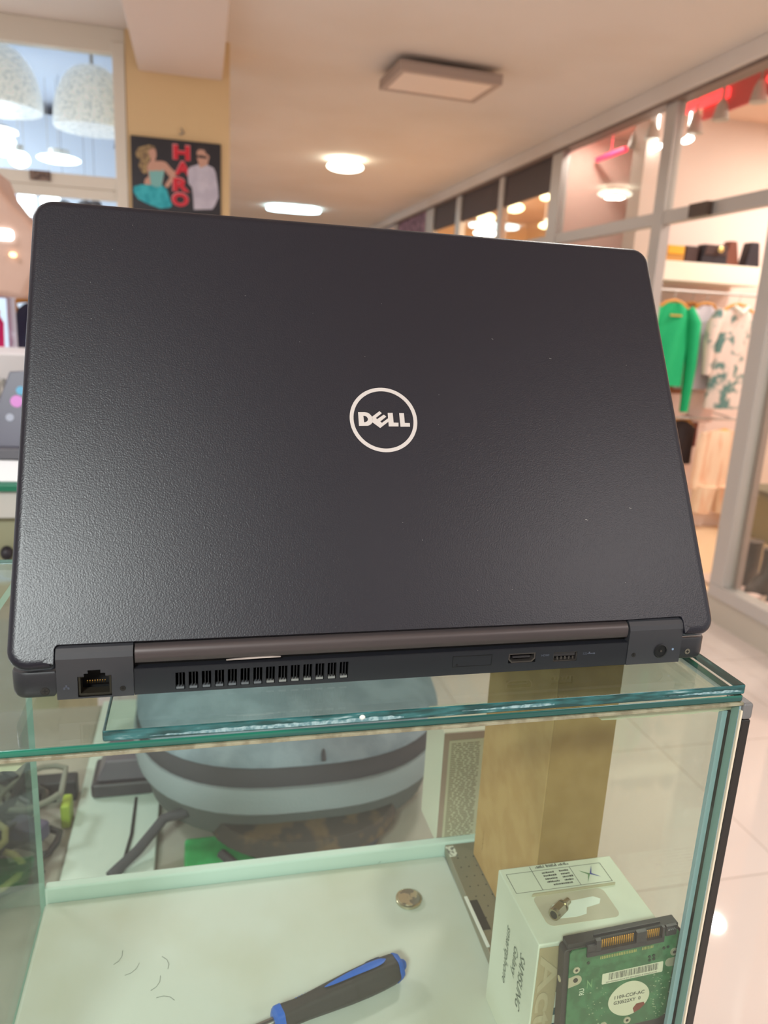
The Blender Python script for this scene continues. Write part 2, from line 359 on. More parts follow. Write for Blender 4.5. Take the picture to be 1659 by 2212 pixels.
MB().prism(rrect(.90, 1.56, 9.55, 9.95, .18), lambda u, v, w: (u, v, w), 2.62, 2.65).build('diffuser', mat('lit_cyan_lamp', (205, 245, 255), .5, emit=9), t)

# ------------------------------------------------------------------ boutique on the right
XS = 2.55
m_peach = mat('peach_paint', (240, 205, 184), 0.8); m_amber = mat('amber_paint', (255, 222, 172), 0.8)
struct(MB().box(2.55, 7, 0.2, 13, 0.0, 0.13).build('trim_4', mat('boutique_floor', (240, 208, 168), .2)))
struct(MB().box(2.62, 7, 0.2, 13, 2.70, 2.76).build('ceiling_boutique', m_peach))
struct(MB().box(2.78, 7, 4.30, 4.45, 0.13, 2.70).build('wall_boutique', mat('boutique_wall', (232, 212, 202), .8)))
struct(MB().box(2.62, 7, 5.05, 5.12, 0.13, 2.70).build('wall_partition', mat('pink_wall', (232, 196, 184), .8)))
struct(MB().box(4.3, 4.4, 5.12, 13, 0.13, 2.70).build('wall_amber', m_amber)); struct(MB().box(2.62, 4.3, 9.6, 9.7, .13, 2.7).build('wall_amber_end', m_amber))
struct(MB().box(5.0, 5.1, 0.2, 4.3, 0.13, 2.70).build('wall_boutique_right', m_peach))
struct(MB().box(2.535, 2.55, .2, 13, 0, .128).build('trim_6', mat('step_grey', (196, 186, 172), .5)))
fr = MB()
for y0, y1 in ((3.62, 3.72), (4.95, 5.11), (6.02, 6.12), (7.11, 7.25), (8.02, 8.3), (9.6, 9.75), (2.12, 2.22)): fr.box(XS - .02, XS + .04, y0, y1, .13, 2.56)
fr.box(XS - .015, XS + .035, .2, 13, 1.945, 2.015)
fr.box(XS - .03, XS + .03, 2.66, 2.76, .195, 1.945)                # door post
fr.box(XS - .03, XS + .05, .2, 2.76, .13, .195)                   # sill of the display window
fr.box(XS, XS + .04, 3.70, 13, .13, .2)
struct(fr.build('window_2', m_alu, bevel=.004))
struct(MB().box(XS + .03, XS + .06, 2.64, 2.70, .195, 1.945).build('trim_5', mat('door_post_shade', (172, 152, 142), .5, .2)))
pn = MB()
for y0, y1, z0, z1 in ((.3, 2.12, 2.015, 2.56), (2.22, 3.62, 2.015, 2.56), (3.72, 4.95, 2.015, 2.56), (3.72, 4.95, .2, 1.945), (5.11, 6.02, .2, 1.945), (5.11, 6.02, 2.015, 2.33), (6.12, 7.11, 2.015, 2.33), (7.25, 8.02, 2.015, 2.33), (2.22, 2.66, .195, 1.945), (.3, 2.12, .195, 1.945)):
    pn.box(XS + .005, XS + .011, y0, y1, z0, z1)
struct(pn.build('window_3', gl_shop))
for i, (y0, y1) in enumerate(((5.11, 6.02), (6.12, 7.11), (7.25, 8.02))):
    tag(box('window_fascia', XS + .0, XS + .03, y0, y1, 2.325, 2.56, mat('brown_fascia', (70, 56, 56), .55)), ['dark brown fascia board in the nearest amber bay', 'dark brown fascia board in the middle amber bay', 'dark brown fascia board in the farthest amber bay'][i], 'fascia', 'brown fascia boards of the amber bays')
tag(box('window_fascia', XS + .0, XS + .03, 8.3, 9.6, 2.3, 2.56, mat('purple_print', (112, 84, 104), .6, noise=(14, (170, 130, 150), .45, .6))), 'purple patterned panel at the far end of the shopfront', 'fascia')
tag(box('door_closer', XS - .05, XS - .02, 3.19, 3.34, 1.945, 2.01, mat('closer_brown', (82, 66, 58), .5)), 'small dark door closer on the aluminium transom', 'door closer')
m_lampa = mat('lit_amber_globe', (255, 240, 190), .5, emit=5)
for i, (x, y, z) in enumerate([(3.22, 8.26, 2.535), (3.2, 7.40, 2.535), (3.2, 6.66, 2.535), (3.2, 6.63, 2.286)]):
    bulb('round_ceiling_light', (x, y, z), [.105, .10, .055, .055][i], m_lampa, ['glowing lamp in the amber shop, farthest', 'glowing lamp in the amber shop, second from the far end', 'upper of the two lamps beside the wide aluminium post', 'lower of the two lamps beside the wide aluminium post'][i], 2.70, flat=.5)
bulb('oval_lamp', (3.2, 8.2, 2.36), .13, m_lampw, 'wide white lamp in the amber shop just above the laptop', 2.70, flat=.3)

# red lights and spot lamps under the boutique ceiling
m_red = mat('lit_red', (255, 60, 66), .5, emit=1.6)
for i, (ya, yb, za, r) in enumerate([(4.62, 5.0, 2.535, .018), (3.62, 4.02, 2.63, .03), (2.9, 3.30, 2.61, .02)]):
    tag(MB().tube([(2.82, ya, za), (2.82, yb, za)], r).cyl((2.82, (ya + yb) / 2, za), (2.82, (ya + yb) / 2, 2.70), .0015).build('red_tube_light', mat('lit_magenta', (255, 40, 84), .5, emit=1.8) if i == 0 else m_red, smooth=True, loc=(2.82, ya, za)), ['short red tube light inside the first upper pane', 'red tube light between the hanging spot lamps', 'red tube light nearest the right edge'][i], 'light')
tag(box('red_banner', 2.84, 2.86, 3.05, 3.85, 2.545, 2.69, mat('red_board', (220, 44, 44), .5)), 'red banner hanging under the boutique ceiling', 'banner')
m_spot = mat('spot_shell', (186, 180, 172), .5)
for i, (y, z) in enumerate([(4.47, 2.565), (4.28, 2.575), (3.84, 2.52), (3.62, 2.54), (3.33, 2.56)]):
    t = thing('spot_lamp', (2.8, y, z - .06), ['grey hanging spot lamp, farthest of the five', 'grey hanging spot lamp, second farthest of the five', 'grey hanging spot lamp just right of the upright', 'grey hanging spot lamp beside the red tube', 'grey hanging spot lamp nearest the right edge'][i], 'lamp', 'hanging spot lamps in the boutique')
    MB().lathe([(.016, z + .05), (.03, z + .02), (.045, z - .05), (.03, z - .052)], (2.8, y, 0), 18).build('shade', m_spot, t, smooth=True)
    MB().cyl((2.8, y, z + .05), (2.8, y, 2.70), .007).build('stem', m_alud, t)
for i, (y, z) in enumerate([(4.26, 2.477), (3.93, 2.456)]):
    tag(MB().ell((2.82, y, z), (.02, .075 - .02 * i, .018)).cyl((2.82, y, z), (2.82, y, 2.70), .005).build('strip_lamp', m_lampw, smooth=True, loc=(2.82, y, z)), ['bright slanting lamp left of the upright', 'bright slanting lamp right of the upright'][i], 'lamp')

# shelf with bags
m_shelf = mat('shelf_white', (246, 240, 222), .45)
tag(box('wall_shelf', 2.70, 3.54, 4.02, 4.30, 1.69, 1.805, m_shelf, bevel=.003), 'thick white wall shelf carrying a row of handbags', 'shelf')
def handbag(x, y, z, w, h, d, m, label, handle=True, flap=None, taper=.8, mh=None):
    t = thing('handbag', (x, y, z), label, 'handbag', 'handbags on the white shelf')
    pr_ = [(x - w / 2, z), (x + w / 2, z), (x + w / 2 * taper, z + h), (x - w / 2 * taper, z + h)]
    MB().prism(pr_, lambda u, v, q: (u, q, v), y - d / 2, y + d / 2).build('body', m, t, bevel=.008, segs=3)
    if flap: MB().prism([(x - w * .42, z + h * .45), (x + w * .42, z + h * .45), (x + w * .42 * taper, z + h * .98), (x - w * .42 * taper, z + h * .98)], lambda u, v, q: (u, q, v), y - d / 2 - .006, y - d / 2).build('flap', flap, t, bevel=.003)
    if handle: MB().tube([(x - w * .25, y, z + h), (x - w * .2, y, z + h + .04), (x, y, z + h + .055), (x + w * .2, y, z + h + .04), (x + w * .25, y, z + h)], .006).build('handle', mh or m, t, smooth=True)
y_ = mat('yellow_leather', (236, 176, 40), .5); tan = mat('tan_leather', (196, 140, 66), .5); bk = mat('black_leather', (40, 36, 44), .45); db = mat('brown_leather', (112, 62, 44), .5); vb = mat('dark_brown_leather', (64, 42, 38), .5)
ZS = 1.805
handbag(2.812, 4.09, ZS, .085, .135, .07, y_, 'tall yellow handbag at the left end of the shelf', handle=False, flap=tan, taper=.6)
handbag(2.93, 4.10, ZS, .135, .095, .07, tan, 'wide tan handbag right of the yellow one', handle=False, flap=y_, taper=1.0)
handbag(3.05, 4.11, ZS, .09, .10, .08, vb, 'dark brown handbag between the tan and black ones', handle=False, taper=1.0)
handbag(3.20, 4.085, ZS, .19, .115, .07, bk, 'black handbag with a gold clasp in the middle of the shelf', handle=False, flap=vb, taper=.9)
MB().ell((3.215, 4.02, ZS + .085), (.02, .006, .018)).build('clasp', mat('gold_clasp', (220, 200, 130), .3, .8), bpy.data.objects['handbag.003'])
handbag(3.35, 4.12, ZS, .12, .15, .07, db, 'brown slouching handbag right of the black one', handle=False, taper=.4)
handbag(3.48, 4.09, ZS, .11, .15, .08, bk, 'black handbag at the right end of the shelf beside the post', handle=False, taper=.55)

# clothes rails
for i, z in enumerate((1.63, .85)):
    tag(MB().tube([(2.75, 4.0, z), (3.62, 4.0, z)], .009).tube([(2.86, 4.0, z), (2.86, 4.3, z + .02)], .006).tube([(3.5, 4.0, z), (3.5, 4.3, z + .02)], .006).build('clothes_rail', m_alu, smooth=True, loc=(2.75, 4.0, z)), ['upper metal clothes rail under the handbag shelf', 'lower metal clothes rail below the patterned shirt'][i], 'rail')
m_wood = mat('hanger_wood', (214, 150, 70), .5)
def garment(name, x, z, w, h, m, label, sleeve=.0, rz=0.0, collar=None, y=4.0, hang=True, sl_m=None):
    """front view outline of a top on its hanger, with folds and thickness; local frame at its hook"""
    t = thing(name, (x, y, z), label, 'clothing')
    n = 28; rows = []
    for s in (-1, 1):
        for k in range(9):
            pass
    def half(v):                                   # half width at height fraction v (0 top .. 1 hem)
        if v < .12: return w * (.16 + .34 * (v / .12) ** .8)
        return w * (.5 - .05 * math.sin((v - .12) * 2.4) + .03 * v)
    rs = []
    for k in range(13):
        v = k / 12.0; hw = half(v); ring = []
        for i in range(n):
            a = 2 * math.pi * i / n
            dpt = .028 + .018 * v + .008 * math.sin(5 * a + 6 * v)
            ring.append(Vector((x + hw * math.cos(a), y + dpt * math.sin(a), z - .045 - h * v)))
        rs.append(ring)
    MB().rings(rs).build('body', m, t, smooth=True)
    if sleeve:
        for s in (-1, 1):
            MB().tube([(x + s * w * .40, y, z - .075), (x + s * w * .56, y - .01, z - .16), (x + s * w * .62, y - .015, z - .045 - sleeve * .55), (x + s * w * .60, y - .02, z - .045 - sleeve)], [.034, .045, .036, .026], 12).build('sleeve', sl_m or m, t, smooth=True)
    if collar: MB().tube([(x - .05, y - .03, z - .045), (x, y - .045, z - .085), (x + .05, y - .03, z - .045)], .012).build('collar', collar, t, smooth=True)
    if hang:
        hg = MB().tube([(x - w * .42, y, z - .085), (x - .05, y, z - .04), (x, y, z - .03), (x + .05, y, z - .04), (x + w * .42, y, z - .085)], .011).build('hanger', m_wood, t, smooth=True)
        MB().tube([(x, y, z - .03), (x, y, z + .0), (x + .012, y, z + .02), (x, y, z + .03)], .003).build('hook', m_alu, hg)
    if rz: t.rotation_euler[2] = rz
    return t
m_green = mat('green_knit', (10, 176, 112), .8, bump=(60, .3, .01))
m_floral = mat('floral_cloth', (232, 214, 204), .8, noise=(13, (96, 136, 132), .50, .60))
m_lilac = mat('lilac_cloth', (214, 206, 214), .8); m_brownc = mat('rust_cloth', (170, 106, 76), .8); m_pinkc = mat('pale_pink_cloth', (236, 208, 198), .8); m_blackc = mat('black_cloth', (44, 36, 38), .8)
garment('green_sweater', 2.90, 1.60, .27, .50, m_green, 'bright green sweater on a wooden hanger beside the laptop edge', sleeve=.66, y=3.96)
MB().box(2.86, 2.94, 3.918, 3.926, 1.475, 1.487).build('gold_bar', mat('gold_necklace', (206, 180, 90), .4, .5), bpy.data.objects['green_sweater'])
garment('rust_top', 3.14, 1.60, .20, .56, m_brownc, 'rust brown top half hidden behind the patterned shirt', sleeve=.5, y=4.13)
garment('lilac_shirt', 3.19, 1.60, .22, .52, m_lilac, 'pale lilac long sleeved shirt left of the patterned one', sleeve=.52, y=4.05)
garment('patterned_shirt', 3.335, 1.60, .29, .63, m_floral, 'white shirt with grey green floral print on a wooden hanger', sleeve=.42, y=3.93, collar=mat('white_collar', (236, 240, 232), .8))
garment('pale_pink_skirt', 3.30, 1.10, .20, .24, m_pinkc, 'pale pink frilled hem hanging below the patterned shirt', y=4.10, hang=False)
garment('black_blouse', 3.13, .87, .24, .28, m_blackc, 'black blouse on the lower rail left of the peach trousers', y=4.05)
garment('maroon_blouse', 3.22, .90, .16, .20, mat('maroon_cloth', (120, 58, 46), .8), 'maroon blouse on the lower rail behind the peach trousers', y=4.1, hang=False)
t = thing('peach_trousers', (3.37, 3.95, .80), 'peach overalls on an amber hanger on the lower rail', 'clothing')
m_peachc = mat('peach_cloth', (252, 226, 198), .8, noise=((30, 30, 4), (240, 190, 156), .45, .65))
MB().rings([[Vector((3.37 + hw * math.cos(2 * math.pi * i / 24), 3.93 + .03 * math.sin(2 * math.pi * i / 24) + .006 * math.sin(i * 1.7), z)) for i in range(24)] for z, hw in ((.785, .08), (.765, .165), (.70, .18), (.5, .185), (.40, .185))]).build('bodice', m_peachc, t, smooth=True)
for s in (-1, 1): MB().tube([(3.37 + s * .075, 3.93, .42), (3.37 + s * .085, 3.93, .24)], [.075, .065], 14).build('leg', m_peachc, t, smooth=True)
MB().tube([(3.23, 3.93, .745), (3.37, 3.92, .785), (3.51, 3.93, .745)], .014).build('hanger', mat('amber_hanger', (232, 160, 40), .4), t, smooth=True)
tag(box('display_plinth', 3.15, 3.62, 3.98, 4.28, .13, .215, mat('pink_white_plinth', (244, 222, 212), .5), bevel=.004), 'low pinkish white plinth at the foot of the boutique wall', 'plinth')
def shoe(name, x, y, z, l, w, h, shaft, m, label, rz=0, group=None):
    t = thing(name, (x, y, z), label, 'shoe', group)
    n = 16
    def ring(cx, cy, rx, ry, zz): return [Vector((cx + rx * math.cos(2 * math.pi * i / n), cy + ry * math.sin(2 * math.pi * i / n), zz)) for i in range(n)]
    up = [ring(x, y, l / 2, w / 2, z + .015), ring(x, y, l / 2, w / 2, z + .035), ring(x + l * .06, y, l * .42, w * .46, z + h * .6), ring(x + l * .2, y, l * .26, w * .42, z + h)]
    if shaft: up += [ring(x + l * .22, y, l * .24, w * .42, z + h + shaft * .6), ring(x + l * .22, y, l * .25, w * .44, z + h + shaft)]
    MB().rings(up).build('upper', m, t, smooth=True)
    MB().rings([ring(x, y, l * .51, w * .52, z), ring(x, y, l * .51, w * .52, z + .016)]).build('sole', mat('shoe_sole', (40, 36, 34), .6), t, smooth=True)
    t.rotation_euler[2] = rz
    return t
shoe('brown_slipper', 3.40, 4.08, .215, .13, .07, .05, 0, mat('brown_suede', (132, 66, 44), .7), 'brown slipper on the low plinth under the peach overalls')
shoe('gold_slipper', 3.26, 4.08, .215, .10, .06, .04, 0, mat('gold_suede', (226, 196, 130), .6), 'pale gold slipper on the low plinth left of the brown one')
# display window: boots and pale shoes, black jacket figure, crate
m_boot = mat('boot_leather', (66, 60, 54), .45)
tag(box('display_platform', 2.60, 3.25, .6, 3.0, .13, .15, mat('display_cloth', (214, 186, 166), .6)), 'low pale platform behind the display window', 'platform')
for i, (x, y) in enumerate([(2.78, 2.84), (2.77, 2.70), (2.78, 2.56), (2.8, 2.40)]):
    shoe('ankle_boot', x, y, .15, .20, .085, .09, .13, m_boot, 'dark grey ankle boot in the display window, ' + ['farthest of the row', 'second farthest of the row', 'third of the row, at the right edge', 'nearest of the row'][i], rz=math.radians(12), group='ankle boots in the display window')
m_pk = mat('pale_pink_leather', (236, 206, 196), .5)
for i, (x, y) in enumerate([(2.625, 2.70), (2.625, 2.58), (2.625, 2.46)]):
    shoe('pale_pink_shoe', x, y, .15, .09, .07, .035, 0, m_pk, 'small pale pink shoe in front of the boots, ' + ['farthest', 'in the middle', 'nearest'][i], group='pale pink shoes in the display window')
t = thing('dress_form', (3.50, 3.25, .13), 'torso display in dark green jacket at the right edge', 'mannequin')
MB().lathe([(.02, .42), (.09, .46), (.12, .6), (.15, .78), (.12, .86), (.05, .88)], (3.44, 3.25, 0), 20).build('jacket', mat('olive_jacket', (70, 76, 56), .7, noise=(8, (170, 120, 80), .5, .56)), t, smooth=True)
MB().cyl((3.44, 3.25, .14), (3.44, 3.25, .44), .012).cyl((3.44, 3.25, .13), (3.44, 3.25, .145), .1).build('stand', m_alud, t)
t = thing('fabric_crate', (3.62, 3.75, .13), 'olive fabric crate on the boutique floor at the right edge', 'crate')
MB().box(3.52, 3.95, 3.50, 3.83, .13, .42).build('body', mat('olive_fabric', (150, 136, 96), .8), t, bevel=.01); MB().box(3.50, 3.97, 3.48, 3.85, .42, .45).build('rim', mat('grey_fabric', (126, 118, 96), .8), t, bevel=.005)

# ------------------------------------------------------------------ left background: rack, white stand, second counter
t = thing('clothes_rack', (-.62, 2.6, 0), 'white clothes rack with hanging clothes at the left edge', 'rack')
MB().cyl((-.548, 2.6, 0), (-.548, 2.6, 1.40), .014).cyl((-1.4, 2.6, 0), (-1.4, 2.6, 1.40), .014).cyl((-1.4, 2.6, 1.38), (-.548, 2.6, 1.38), .012).cyl((-.548, 2.35, .02), (-.548, 2.85, .02), .012).build('frame', mat('pale_lilac_metal', (206, 210, 232), .4), t, smooth=True)
garment('magenta_dress', -.66, 1.40, .20, .40, mat('magenta_cloth', (214, 32, 112), .8), 'magenta dress on the rack at the left edge', y=2.54)
garment('navy_dress', -.50, 1.40, .10, .26, mat('navy_cloth', (44, 46, 70), .8), 'dark navy dress beside the rack post', y=2.66)
garment('burgundy_dress', -.455, 1.40, .09, .30, mat('burgundy_cloth', (104, 40, 60), .8, noise=(20, (120, 70, 150), .62, .7)), 'burgundy dress right of the navy one, by the laptop edge', y=2.68)
tag(MB().ell((-.60, 2.4, 1.285), (.055, .05, .022)).build('baseball_cap', mat('white_cap_cloth', (240, 240, 246), .8), smooth=True, loc=(-.6, 2.4, 1.26)), 'white cap in front of the magenta dress', 'cap')
tag(box('display_stand', -.9, -.30, 1.9, 2.2, 0, 1.227, mat('stand_white', (214, 210, 212), .5), bevel=.006), 'plain white display stand behind the open dark laptop', 'stand')
tag(box('glass_tray', -.75, -.412, 1.60, 1.86, 1.11, 1.165, mat('pale_tray', (196, 200, 196), .4, noise=(20, (90, 96, 98), .5, .6)), bevel=.003), 'pale tray in front of the white stand', 'tray')
# second counter
t = thing('display_counter', (-.7, 1.1, 0), 'second glass topped counter standing behind at the left', 'counter')
MB().box(-1.3, -.14, .97, 1.5, 1.066, 1.078).build('glass_top', mat('counter_green_edge', (30, 120, 92), .25), t, bevel=.002)
MB().box(-1.29, -.15, .98, 1.49, 1.02, 1.066).build('frame', mat('counter_pale', (206, 202, 196), .5), t, bevel=.002)
MB().box(-1.27, -.17, 1.0, 1.48, 0, 1.02).build('cabinet', mat('counter_olive', (170, 168, 140), .6, noise=(3, (140, 140, 110), .4, .6)), t)
MB().ell((-.232, .985, .96), (.010, .012, .012)).build('knob', bk, t, smooth=True)
tag(MB().prism([(-.6, 1.0), (-.16, .99), (-.14, 1.16), (-.6, 1.2)], lambda u, v, w: (u, v, w), 1.0785, 1.0795).build('paper_sheet', mat('paper', (238, 242, 246), .6), loc=(-.4, 1.05, 1.078)), 'white paper sheet on the second counter', 'paper')
t = thing('open_laptop', (-.36, 1.2, 1.08), 'open dark laptop with pink and cyan stickers on the second counter', 'laptop')
MB().box(-.56, -.17, 1.17, 1.42, 1.08, 1.10).build('base', mat('laptop_grey', (98, 98, 104), .5), t, bevel=.003)
Ml = Matrix.Translation((0, 1.19, 1.10)) @ Matrix.Rotation(math.radians(-14), 4, 'X')
MB().prism([(-.55, 0), (-.17, 0), (-.17, .147), (-.262, .14), (-.30, .03), (-.55, .03)], lambda u, v, w: Ml @ Vector((u, w, v)), 0, .006).build('lid', mat('laptop_violet', (86, 84, 104), .35), t, bevel=.002)
for nm, c, u, v, r in (('sticker', (216, 130, 214), -.250, .085, .011), ('sticker', (80, 170, 214), -.243, .105, .008), ('sticker', (170, 176, 196), -.262, .055, .007)):
    MB().prism(arc(u, v, r, 0, 342, 19), lambda a, b, w: Ml @ Vector((a, w, b)), -.0012, -.0002).build(nm, mat('sticker_%d' % c[0], c, .4), t)

# ------------------------------------------------------------------ desk behind the case
m_desk = mat('desk_grey', (178, 176, 166), .5, noise=(6, (166, 162, 150), .4, .6))
t = thing('work_desk', (.1, .9, 0), 'pale work desk behind the glass case', 'desk')
MB().box(-.9, .46, .22, .955, .665, .69).build('desk_top', m_desk, t, bevel=.003)
for x in (-.88, .40):
    for y in (.25, .90): MB().box(x, x + .04, y, y + .04, 0, .665).build('leg', m_alu, t)
tag(MB().prism([(-.088, .36), (.02, .36), (.02, .95), (-.088, .95)], lambda u, v, w: (u, v, w), .69, .70).build('white_board', mat('board_mint', (206, 222, 212), .4), loc=(-.03, .7, .69), bevel=.002), 'long white board lying on the desk left of the backpack', 'board')
t = thing('black_carton', (-.2, .80, .69), 'dark printed carton lying on the desk behind the left glass pane', 'box')
MB().box(-.45, -.093, .68, .705, .69, .722).build('body', mat('carton_black', (36, 38, 46), .5), t, bevel=.003)
text('ter', 'lettering', mat('carton_print', (210, 214, 200), .5), t, (-.187, .6798, .693), (1, 0, 0), (0, 0, 1), .006)
m_cb = mat('cable_black', (20, 20, 26), .4); m_cg = mat('cable_grey', (120, 122, 110), .5); m_cy = mat('cable_olive', (150, 144, 90), .5); m_cv = mat('cable_violet', (74, 68, 96), .5)
random.seed(11)
for i in range(20):
    cx_, cy_ = -.17 + random.uniform(-.08, .05), .565 + random.uniform(-.09, .09); r = random.uniform(.025, .075); a0 = random.uniform(0, 6.28); pts = []
    for k in range(22):
        a = a0 + k * .3; rr = r * (1 + .25 * math.sin(k * .7 + i))
        x = min(-.10, cx_ + rr * math.cos(a) * 1.1); pts.append((x, cy_ + rr * .8 * math.sin(a), .70 + .0035 * i + .008 * math.sin(a * 1.3 + i)))
    c = [m_cb, m_cb, m_cg, m_cb, m_cy, m_cb, m_cv][i % 7]
    lb = {m_cb: 'black', m_cg: 'grey', m_cy: 'olive yellow', m_cv: 'violet grey'}[c]
    tag(MB().tube(pts, random.uniform(.0034, .0054), 8).build('coiled_cable', c, smooth=True, loc=pts[0]), '%s cable tangled in the heap on the desk behind the left pane' % lb, 'cable', '%s cables of the heap on the desk' % lb)
for i, (x, y, a) in enumerate([(-.16, .50, .4), (-.13, .56, -.5), (-.2, .60, 1.2)]):
    Mx = Matrix.Translation((x, y, .725 + .012 * i)) @ Matrix.Rotation(a, 4, 'Z')
    tag(MB().box(-.022, .022, -.014, .014, -.011, .011, Mx).build('power_adapter', [m_cb, m_cv, m_cb][i], bevel=.004, loc=(x, y, .72)), ['black power plug in the cable heap, nearest the glass', 'violet grey power plug in the middle of the cable heap', 'black power plug at the back of the cable heap'][i], 'plug')
tag(MB().box(-.104, -.092, .62, .65, .69, .724).build('highlighter', mat('lime_plastic', (160, 182, 60), .5), bevel=.003, loc=(-.1, .63, .69)), 'lime green piece standing beside the cable heap', 'stationery')
# backpack lying flat
t = thing('backpack', (.19, .70, .715), 'blue grey cloth backpack lying flat on the desk behind the case', 'backpack')
def sup(cx, cy, rx, ry, z, n=56, p=2.6):
    out = []
    for i in range(n):
        a = 2 * math.pi * i / n; c, s = math.cos(a), math.sin(a)
        out.append(Vector((cx + rx * abs(c) ** (2 / p) * (1 if c > 0 else -1), cy + ry * abs(s) ** (2 / p) * (1 if s > 0 else -1), z)))
    return out
bx, by = .205, .735
m_bag = mat('bag_cloth', (150, 166, 178), .9, noise=(25, (132, 148, 160), .4, .6), bump=(400, .5, .001)); m_bagd = mat('bag_zip_band', (72, 72, 78), .8); m_bagl = mat('bag_cloth_light', (142, 154, 158), .9, bump=(400, .5, .001)); m_bagb = mat('bag_base_cloth', (92, 98, 96), .9)
MB().rings([sup(bx, by, 0.176, .19, .712), sup(bx, by, 0.204, .215, .722), sup(bx, by, 0.209, .225, .752), sup(bx, by, 0.209, .225, .760)]).build('back_panel', m_bagb, t, smooth=True)
MB().rings([sup(bx, by, 0.209, .226, .759), sup(bx, by, 0.220, .236, .768), sup(bx, by, 0.222, .236, .786), sup(bx, by, 0.218, .228, .796)]).build('lower_gusset', m_bagl, t, smooth=True)
MB().rings([sup(bx, by, 0.216, .222, .795), sup(bx, by, 0.218, .222, .800), sup(bx, by, 0.217, .220, .818), sup(bx, by, 0.213, .216, .823)]).build('zip_band', m_bagd, t, smooth=True)
MB().rings([sup(bx, by, 0.216, .220, .822), sup(bx, by, 0.217, .220, .828), sup(bx, by, 0.209, .210, .850), sup(bx, by, 0.187, .19, .868), sup(bx, by, 0.132, .14, .880), sup(bx, by, 0.055, .06, .884)]).build('front_panel', m_bag, t, smooth=True)
MB().tube([(bx - .16, by - .13, .8555), (bx - .06, by - .18, .865), (bx + .06, by - .18, .865), (bx + .15, by - .14, .857)], .0022).tube([(bx + .02, by - .222, .828), (bx + .02, by - .19, .862), (bx + .02, by - .08, .88)], .0028).build('seam', m_bagd, t, smooth=True)
MB().tube([(.06, .555, .745), (.03, .56, .735), (.0, .53, .715), (-.03, .50, .706)], .0065).build('strap', m_bagd, t, smooth=True)
tag(MB().lathe([(.02, .697), (.10, .70), (.125, .72), (.12, .742), (.06, .748)], (.21, .565, 0), 30, Matrix.Diagonal((1, .75, 1, 1))).build('dotted_pouch', mat('dotted_cloth', (70, 66, 62), .7, noise=(32, (104, 88, 68), .5, .6)), smooth=True, loc=(.21, .565, .70)), 'dark pouch with brown dots squeezed under the backpack', 'pouch')
tag(MB().tube([(.10, .52, .705), (.12, .49, .705), (.17, .475, .712), (.23, .475, .715), (.29, .50, .715), (.32, .55, .72)], .006).build('loose_strap', m_bagd, smooth=True, loc=(.1, .52, .7)), 'dark strap looping in front of the dotted pouch', 'strap')
tag(MB().box(.055, .155, .505, .56, .69, .703).build('green_packet', mat('green_foil', (40, 160, 84), .4, noise=(30, (60, 190, 110), .4, .6)), bevel=.004, loc=(.1, .53, .69)), 'flat green packet on the desk under the backpack', 'packet')
tag(MB().box(.185, .235, .49, .52, .69, .705).build('green_wrapper', mat('green_wrap', (60, 176, 90), .4), bevel=.004, loc=(.2, .5, .69)), 'small green wrapper beside the dark looping strap', 'packet')
t = thing('desk_punch', (-.03, .70, .70), 'charcoal desk punch standing on the white board', 'punch')
MB().box(-.072, .01, .665, .735, .70, .722).build('base', mat('punch_dark', (62, 58, 66), .4), t, bevel=.005); MB().prism([(-.066, .722), (.006, .722), (-.006, .755), (-.052, .755)], lambda u, v, w: (u, w, v), .67, .73).build('cover', mat('punch_grey', (104, 98, 110), .4), t, bevel=.004)
tag(MB().tube([(-.012, .66, .70), (-.012, .58, .702), (-.02, .50, .702)], .002).build('thin_cord', m_cb, smooth=True, loc=(-.012, .66, .7)), 'thin black cord running from the desk punch over the white board', 'cord')

# ------------------------------------------------------------------ the glass case
YF = -.028
ZB = .94                                          # the white board inside
gl = glass('case_glass', (247, 252, 248), smudge=.006, refl=.42); gl_top = glass('top_glass', (246, 252, 249), smudge=.012)
edge = mat('glass_edge_teal', (16, 62, 62), .18, noise=((60, 60, 420), (44, 104, 106), .42, .62), c3=(150, 176, 178))
edge_g = mat('glass_edge_green', (28, 78, 74), .15, noise=((6, 40, 260), (12, 118, 92), .44, .70))
t = thing('display_case', (.0, .09, 0), 'glass display case with white shelf under the black laptop', 'display case')
def slab(name, x0, x1, y0, y1, z0, z1, mats, par, bev=.0012):
    b = MB(); b.box(x0, x1, y0, y1, z0, z1)
    b.m = [0, 0, 1, 1, 1, 1]
    return b.build(name, mats, par, bevel=bev)
slab('lower_top_glass', -.70, .3355, YF, .215, 1.1905, 1.1945, [gl_top, edge_g], t)
b = MB().box(-.70, .334, YF, YF + .005, .90, 1.189); b.m = [1, 1, 0, 0, 1, 1]; b.build('front_pane', [gl, mat('pane_edge', (120, 150, 140), .2)], t)
b = MB().box(.3345, .3385, YF + .001, .21, .90, 1.189); b.m = [1, 1, 1, 1, 0, 0]
b.build('right_pane', [gl, mat('pane_edge_blue', (120, 150, 164), .15, noise=((600, 20, 3), (186, 200, 200), .4, .6))], t)
b = MB().box(-.0385, -.0345, YF + .005, .197, .925, 1.189); b.m = [1, 1, 1, 1, 0, 0]
b.build('left_pane', [gl, mat('pane_edge_pale', (150, 190, 176), .2)], t)
